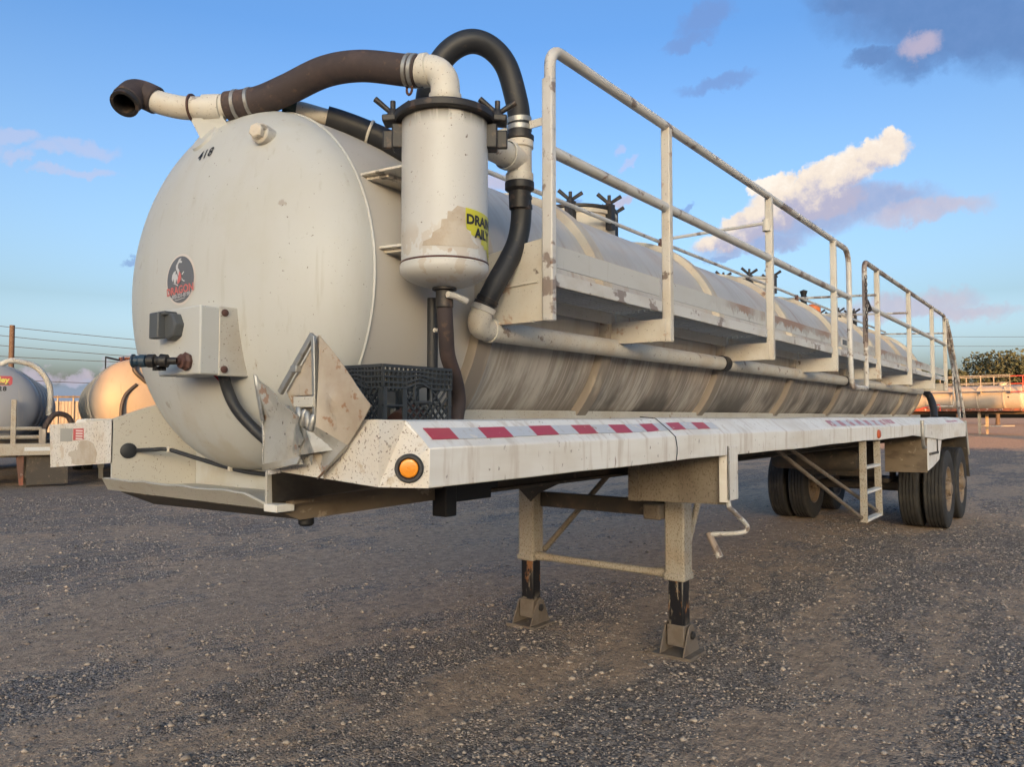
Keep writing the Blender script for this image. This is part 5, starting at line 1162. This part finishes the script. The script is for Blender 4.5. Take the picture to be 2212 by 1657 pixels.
def yard_trailer(label, loc, ang, L, R, zc, paint, deck, group, hoses=False, rails=False, railmat=None, dark='under'):
    """another parked tank trailer; local x runs from its near end to its far end"""
    t = thing('tank_trailer', label, 'tank trailer', loc, R_(ang), group, local=True)
    hd = 0.45 * R
    prof = [(R * math.sin(a), -hd * math.cos(a)) for a in np.linspace(0, math.pi / 2, 12)] + [(R, 0.05), (R, L - 0.05)] + [(R * math.cos(a), L + hd * math.sin(a)) for a in np.linspace(0.1, math.pi / 2, 10)]
    tk = G().lathe(prof, (0, 0, zc), (1, 0, 0), 64).build('tank', paint, t)
    for x in np.arange(0.0 + 0.9, L, 1.55): ring(x, R, 0.05, 0.035, 64, zc).build('reinforcing_band', paint, tk)
    zd = zc - R + 0.16
    for sg in (-1, 1):
        G().boxb(-0.25, L + 0.3, sg * 1.2 - 0.03, sg * 1.2 + 0.03, zd - 0.18, zd).build('deck_sill', deck, t, bev=0.01)
        G().boxb(-0.1, L + 0.2, sg * 0.45 - 0.05, sg * 0.45 + 0.05, zd - 0.36, zd - 0.05).build('chassis_beam', M[dark], t)
    G().boxb(-0.25, L + 0.3, -1.17, 1.17, zd - 0.05, zd - 0.01).build('deck_plate', deck, t)
    G().boxb(-0.28, -0.25, -1.2, 1.2, zd - 0.2, zd).build('deck_nose', deck, t)
    for y in (-0.6, 0.6):
        lg = G().boxb(2.3, 2.44, y - 0.07, y + 0.07, 0.30, zd - 0.1).boxb(2.32, 2.42, y - 0.05, y + 0.05, 0.02, 0.4).build('landing_leg', M['leg'], t)
        G().boxb(2.24, 2.5, y - 0.14, y + 0.14, 0.0, 0.03).build('foot_pad', M['foot'], lg)
    G().boxb(2.35, 2.39, -0.6, 0.6, 0.55, 0.62).build('cross_tube', M['leg'], t)
    for x in (L - 2.3, L - 1.0):
        for y in (-1.03, -0.74, 0.74, 1.03):
            w = G().lathe([(0.27, -0.11), (0.36, -0.13), (0.45, -0.12), (0.51, -0.10), (0.525, -0.06), (0.525, 0.06), (0.51, 0.10), (0.45, 0.12), (0.36, 0.13), (0.27, 0.11), (0.27, -0.11)], (x, y, 0.525), (0, 1, 0), 32).build('tyre', M['tyre'], t)
            G().lathe([(0.28, -0.09), (0.26, 0.02), (0.10, 0.05), (0.08, 0.11), (0, 0.11)], (x, y, 0.525), (0, 1 if y > 0 else -1, 0), 20).build('rim', M['rim'], w)
        G().tube([(x, -1, 0.525), (x, 1, 0.525)], 0.06, 10).build('axle', M[dark], t)
    if rails:
        rm = railmat or paint; zw = zc + R * 0.55; y = 1.05
        for y in (-1.05, 1.05):
            wk = G().boxb(0.4, L - 0.4, y - 0.16, y + 0.16, zw - 0.02, zw + 0.02).build('walkway', paint, t)
            hr = G().tube([(0.4, y, zw), (0.4, y, zw + 0.98), (L - 0.4, y, zw + 0.98), (L - 0.4, y, zw)], 0.024, 8).build('handrail', rm, t)
            G().tube([(0.4, y, zw + 0.5), (L - 0.4, y, zw + 0.5)], 0.022, 8).build('mid_rail', rm, t)
            for x in np.linspace(0.4, L - 0.4, 8)[1:-1]: G().bar((x, y, zw - 0.3), (x, y, zw + 0.97), 0.05, 0.04, (1, 0, 0)).build('rail_post', rm, t)
            for x in np.linspace(0.4, L - 0.4, 8): G().bar((x, y * 0.95, zw - 0.08), (x, y * 0.6, zw - 0.08), 0.02, 0.16).build('hanger', rm, t)
    return t, tk, zd, hd


YG = 'tank trailers parked round the yard'
# left: grey tanker seen head-on, lettering half out of the picture
t, tk, zd, hd = yard_trailer('grey tank trailer with red and yellow lettering and 28 on its rounded end', (6.55, 16.75, -0.01), 66, 9.0, 0.93, 1.83, M['bggrey'], M['under'], YG)
lx = lambda y, z, l: -hd * math.sqrt(max(0, 1 - (y * y + (z - 1.83) ** 2) / 0.93 ** 2)) - l
def on_end(vs, yc, z0, l): return [(lx(yc - v[0], z0 + v[1], l), yc - v[0], z0 + v[1]) for v in vs]
vs, fs = poly_faces([(-0.70, -0.105), (0.40, -0.105), (0.435, -0.07), (0.435, 0.07), (0.40, 0.105), (-0.70, 0.105)], 0.08); G().add(on_end(vs, 0.0, 2.37, 0.004), fs).build('red_plate', M['stick_red'], tk, smooth=0)
vs, fs = poly_faces([(-0.66, -0.090), (0.38, -0.090), (0.38, -0.055), (-0.66, -0.055)], 0.08); G().add(on_end(vs, 0.0, 2.37, 0.007), fs).build('green_strip', M['signgreen'], tk, smooth=0)
vs, fs = text_faces('nley', 0.165, 0.006, 1.0, 0.04); G().add(on_end(vs, -0.24, 2.385, 0.010), fs).build('lettering', M['signyel'], tk, smooth=0)
vs, fs = text_faces('28', 0.135, 0.005, 1.25, 0.04); G().add(on_end(vs, -0.26, 2.185, 0.006), fs).build('number', M['ink'], tk, smooth=0)
vs, fs = poly_faces([(-0.5, -0.045), (-0.13, -0.045), (-0.13, 0.045), (-0.5, 0.045)], 0.06); G().add(on_end(vs, -0.10, 2.56, 0.004), fs).build('red_badge', M['stick_red'], tk, smooth=0)
# fittings on its near end: fill pipe, hose loop, valve pipes, bumper
G().tube(spline([(-0.05, -0.18, 2.74), (0.02, -0.42, 2.84), (0.20, -0.85, 2.72), (0.30, -1.10, 2.35), (0.32, -1.14, 1.95), (0.32, -1.12, 1.6)]), 0.065, 12).build('fill_hose', M['pipe'], t, smooth=60)
G().tube(spline([(-0.1, -1.05, 1.05), (-0.15, -1.08, 1.35), (-0.1, -1.25, 1.62), (0.0, -1.48, 1.60), (0.05, -1.60, 1.40), (0.05, -1.62, 1.1)]), 0.06, 12).build('hose_loop', M['bhose'], t, smooth=60)
for z in (1.31, 1.12): G().tube([(-0.55, 1.2, z), (-0.55, -0.85, z), (-0.45, -1.0, z)], 0.045, 10).build('valve_pipe', M['leg'], t)
G().boxb(-0.60, -0.50, -0.55, -0.45, 0.95, 1.95).build('upright', M['leg'], t, bev=0.01)
G().boxb(-0.62, -0.40, -1.12, -0.98, 0.88, 1.30).build('valve_box', M['band'], t, bev=0.02)
G().boxb(-0.66, -0.30, -1.5, 1.2, 0.72, 0.98).build('bumper', M['leg'], t, bev=0.01)
G().boxb(-0.672, -0.66, -1.32, -0.72, 0.82, 0.90).build('pale_tape', M['tapew'], t)
G().boxb(-0.45, -0.42, -1.55, -0.75, 0.06, 0.74).build('mudflap', M['under'], t)
G().prism([(-0.50, -0.70, 0.06), (-0.50, -0.70, 0.75), (-0.50, -0.55, 0.75), (-0.50, -0.62, 0.06)], (0.1, 0, 0)).build('mudflap_hanger', M['rusty'], t)
for y in (0.75, 1.03): G().lathe([(0.27, -0.11), (0.45, -0.13), (0.52, -0.09), (0.52, 0.09), (0.45, 0.13), (0.27, 0.11)], (0.45, y - 0.1, 0.525), (0, 1, 0), 28).build('tyre', M['tyre'], t)
# beyond the far deck wing: the sunlit one
yard_trailer('cream tank trailer with its rounded end lit orange by low sun', (8.80, 14.65, -0.01), 68, 9.0, 0.95, 1.95, M['bgcream'], M['under'], YG)
yl = [o for o in COL.objects if o.name.startswith('tank_trailer') and o.get('category')][-1]
G().tube(spline([(0.6, 0.3, 2.86), (0.9, 0.25, 2.98), (1.8, 0.2, 3.0), (3.2, 0.1, 2.98)]), 0.03, 8).build('top_pipe', M['rustfit'], yl)
G().lathe([(0.25, -0.1), (0.25, 0.12), (0.28, 0.14), (0.28, 0.18), (0, 0.20)], (2.0, 0, 2.88), (0, 0, 1), 20).build('manhole_collar', M['rusty'], yl)
G().tube(spline([(-0.42, -0.15, 2.35), (-0.40, 0.10, 2.62), (-0.22, 0.02, 2.86), (0.2, -0.2, 2.92)]), 0.05, 10).build('end_hose', M['hose'], yl, smooth=60)
G().tube(spline([(-0.50, 0.32, 1.20), (-0.50, 0.36, 1.7), (-0.46, 0.28, 2.05), (-0.40, 0.05, 2.3)]), 0.04, 10).build('end_hose', M['hose'], yl, smooth=60)
G().bar((0.9, 0.62, 2.65), (0.9, 0.62, 3.0), 0.03, 0.03, (1, 0, 0)).build('top_post', M['black'], yl); G().bar((0.9, 0.62, 2.98), (1.4, 0.3, 2.95), 0.03, 0.04).build('top_arm', M['rustfit'], yl)
# right: sunlit tanker with a rusty red deck and railings
t2, tk2, zd2, hd2 = yard_trailer('white tank trailer with railings on a rusty red deck below the trees', (57.7, 0.55, 0.40), 75, 12.5, 0.82, 2.36, M['bgwhite'], M['rusty'], YG, rails=True)
for z in (0.0, 0.5, 0.98): G().tube([(-0.9, 1.05, 2.73 + z), (0.38, 1.05, 2.73 + z)], 0.03, 8).build('end_railing', M['redpaint'], t2)
for x in (-0.9, -0.3): G().tube([(x, 1.05, 2.73), (x, 1.05, 3.71)], 0.03, 8).build('end_railing', M['redpaint'], t2)
G().tube(spline([(6.0, 1.22, 1.62), (5.2, 1.24, 1.85), (4.6, 1.24, 1.95), (4.5, 1.24, 1.85), (4.5, 1.24, 1.55)]), 0.05, 8).build('red_pipe', M['redpaint'], t2)
for x in (1.2, 5.0, 8.6): G().lathe([(0.25, -0.1), (0.25, 0.12), (0.3, 0.14), (0.3, 0.2), (0, 0.24)], (x, 0, 3.16), (0, 0, 1), 20).build('manhole_collar', M['bgwhite'], tk2)
G().boxb(0.9, 1.5, -1.0, 1.26, 0.55, 0.62).build('pale_step', M['bgwhite'], t2)
G().lathe([(0.05, 0), (0.05, 0.03), (0, 0.03)], (0.6, 0.80, 2.40), (0, 1, 0.1), 12).build('side_port', M['black'], tk2)


def fence():
    a, b = Vector((13.2, 49.2, 0)), Vector((25.4, 33.2, 0)); L = (b - a).length; u = (b - a) / L
    f = thing('corrugated_fence', 'pale corrugated steel fence with a dark top rail behind the tank trailers', 'fence', a, math.atan2(u.y, u.x), local=True)
    n = int(L / 0.86)
    for k in range(n):
        g = G(); x0 = k * 0.86; m = 36; vs = []; fs = []
        for i in range(m + 1):
            x = x0 + 0.855 * i / m; y = 0.045 * math.sin(2 * math.pi * x / 0.19)
            for yy in (0, 0.006):
                for z in (0.05, 2.42): vs.append((x, y + yy, z))
        for i in range(m):
            o = 4 * i; fs += [(o, o + 4, o + 5, o + 1), (o + 2, o + 3, o + 7, o + 6), (o + 1, o + 5, o + 7, o + 3)]
        g.add(vs, fs).build('fence_panel', M['corr'], f, smooth=60)
        p = G().tube([(x0, -0.08, 0), (x0, -0.08, 2.72)], 0.05, 10).build('fence_post', M['corr'], f)
    G().boxb(0, n * 0.86, -0.14, -0.02, 2.60, 2.70).build('top_rail', M['under'], f)


fence()


def pole_and_wires():
    p = thing('utility_pole', 'bare brown wooden utility pole rising behind the grey tank trailer', 'utility pole', (17.95, 47.7, 0), local=True)
    G().tube([(0, 0, 0), (0, 0, 6.95)], [0.17, 0.14], 14).build('pole_shaft', M['wood'], p)
    lab = ['topmost thin power line crossing the sky left of the white tank', 'second power line from the top left of the white tank', 'third power line from the top left of the white tank',
           'fourth power line from the top with a small knob on it', 'lowest power line just above the fence and tank trailers']
    for k, (za, zb) in enumerate(((6.85, 6.28), (6.30, 5.74), (5.72, 5.28), (5.10, 4.92), (3.75, 3.62))):
        A, B = Vector((17.8, 47.9, za)), Vector((22.3, 42.0, zb)); d = B - A; a = A - d * 2.2; b = A + d * 6
        pts = [a + (b - a) * (i / 30) - Vector((0, 0, 0.9 * math.sin(math.pi * i / 30) - 0.9 * math.sin(math.pi * 2.2 / 8.2))) for i in range(31)]
        w = G().tube(pts, 0.017, 6).build('power_line', M['wire'], None, off=tuple(a)); w.location = a; tag(w, lab[k], 'power line', 'power lines on the left')
    lab = ['upper faint power line over the trees behind the trailer rear', 'lower faint power line over the trees behind the trailer rear']
    for k, z in enumerate((10.6, 9.6)):
        a, b = Vector((60, 60, z + 1.2)), Vector((130, -50, z)); pts = [a + (b - a) * (i / 24) - Vector((0, 0, 1.2 * math.sin(math.pi * i / 24))) for i in range(25)]
        w = G().tube(pts, 0.018, 6).build('power_line', M['wire'], None, off=tuple(a)); w.location = a; tag(w, lab[k], 'power line', 'power lines over the trees')


pole_and_wires()

M['bark'] = mat('tree_bark', (0.09, 0.065, 0.05), 0.9)
M['leaf'] = mat('dusty_green_leaves', (0.042, 0.055, 0.034), 0.8, layers=[dict(s=0.9, t=0.42, w=0.3, c=(0.062, 0.070, 0.044), a=0.8), dict(s=3, t=0.55, w=0.2, c=(0.035, 0.048, 0.024), a=0.7)])
M['leaf2'] = mat('dark_green_leaves', (0.040, 0.055, 0.03), 0.8, layers=[dict(s=0.9, t=0.45, w=0.3, c=(0.07, 0.08, 0.042), a=0.8)])


def tree(label, x, y, h, w, mt, seed):
    rg = np.random.default_rng(seed); t = thing('tree', label, 'tree', (x, y, 0.3), rg.random() * 6, 'trees beyond the right hand trailer', local=True)
    tr = G().tube([(0, 0, -0.5), (0.1, 0, h * 0.25), (0.05, 0.1, h * 0.55)], [0.32, 0.22, 0.12], 10); cl = []
    for k in range(9):
        a = rg.random() * 6.283; r = w * (0.25 + 0.55 * rg.random()); z = h * (0.42 + 0.45 * rg.random()); e = Vector((r * math.cos(a), r * math.sin(a), z))
        tr.tube([(0.08, 0.05, h * (0.2 + 0.3 * rg.random())), tuple(e * 0.55 + Vector((0, 0, h * 0.15))), tuple(e)], [0.11, 0.07, 0.03], 6); cl.append((e, w * (0.28 + 0.26 * rg.random())))
    cl.append((Vector((0, 0, h * 0.8)), w * 0.42))
    tr.build('trunk', M['bark'], t)
    N = 3600; which = rg.integers(0, len(cl), N); ctr = np.array([list(c[0]) for c in cl])[which]; rad = np.array([c[1] for c in cl])[which]
    d = rg.normal(size=(N, 3)); d /= np.linalg.norm(d, axis=1)[:, None]; P = ctr + d * (rad * (0.35 + 0.65 * rg.random(N) ** 0.5))[:, None] * np.array([1, 1, 0.75])
    s = 0.14 + 0.20 * rg.random(N); U = rg.normal(size=(N, 3)); U /= np.linalg.norm(U, axis=1)[:, None]; V = np.cross(U, rg.normal(size=(N, 3))); V /= np.linalg.norm(V, axis=1)[:, None]
    Q = np.stack([P - U * s[:, None], P + V * s[:, None] * .6, P + U * s[:, None], P - V * s[:, None] * .6], 1).reshape(-1, 3)
    g = G(); g.v = [tuple(q) for q in Q]; g.f = [(4 * i, 4 * i + 1, 4 * i + 2, 4 * i + 3) for i in range(N)]; g.mi = [0] * N
    g.build('crown', mt, t, smooth=0)


TL = [('tall wide crowned tree highest of the row behind the railings', 129.5, 8.0, 11.3, 6.0, 'leaf'), ('rounded lower tree just right of the tallest one', 132.0, 2.5, 10.4, 5.5, 'leaf2'),
      ('small reddish topped tree left of the tallest one', 126.5, 12.5, 8.6, 3.6, 'leaf'), ('dense dark tree beside the rear ladder of the white trailer', 121.0, 17.5, 9.0, 4.2, 'leaf2'),
      ('low bushy tree seen through the rear handrail', 117.0, 24.0, 8.2, 4.5, 'leaf'), ('broad tree at the right edge of the picture', 136.0, -4.0, 9.8, 6.0, 'leaf'),
      ('low tree filling the gap between dense and tallest trees', 127.0, 16.0, 7.2, 4.4, 'leaf2'), ('farthest left low tree of the row behind the handrail', 112.0, 32.0, 7.6, 4.5, 'leaf2')]
for k, (lb, x, y, h, w, mk) in enumerate(TL): tree(lb, x, y, h, w, M[mk], 100 + k)

# ------------------------------------------------------------------ unseen sheds added behind the photographer, sized so their shade covers the yard
E_ = Vector((math.cos(R_(SUN_TRAVEL)), math.sin(R_(SUN_TRAVEL)), 0)); P_ = Vector((E_.y, -E_.x, 0))


def shed(label, q0, q1, h, s0=-80.0, depth=22.0):
    o = E_ * s0 + P_ * ((q0 + q1) / 2); W = q1 - q0
    s = thing('shade_shed', label, 'shade_shed', o, math.atan2(P_.y, P_.x), local=True)     # local x across, local y away from the yard... towards it
    wl = G().boxb(-W / 2, W / 2, -depth, 0, 0, h - 0.3).build('wall', M['wall'], s)
    G().boxb(-W / 2, W / 2, -depth, 0.02, h - 0.3, h).build('roof', M['corr'], s)
    for k in range(max(1, int(W // 6))):
        x = -W / 2 + min(3, W / 2) + 6 * k; hw = min(1.8, W * 0.4); G().boxb(x - hw, x + hw, 0.0, 0.06, 0, min(4.2, h * .45)).build('door', M['corr'], s)


shed('unseen tall grey warehouse far across the yard', -2.0, 10.0, 13.3)
shed('unseen low shed added to let sun reach the cream trailer', -7.5, -2.02, 11.0)
shed('unseen grey warehouse left of the low shed', -19.0, -7.52, 14.0)
shed('unseen long low grey warehouse far across the yard', 10.02, 28.38, 12.0)
shed('unseen narrow tall block added to shade part of the right hand trailer', 28.4, 31.3, 16.4)
shed('unseen low grey warehouse at the far end', 31.32, 75.0, 11.5)
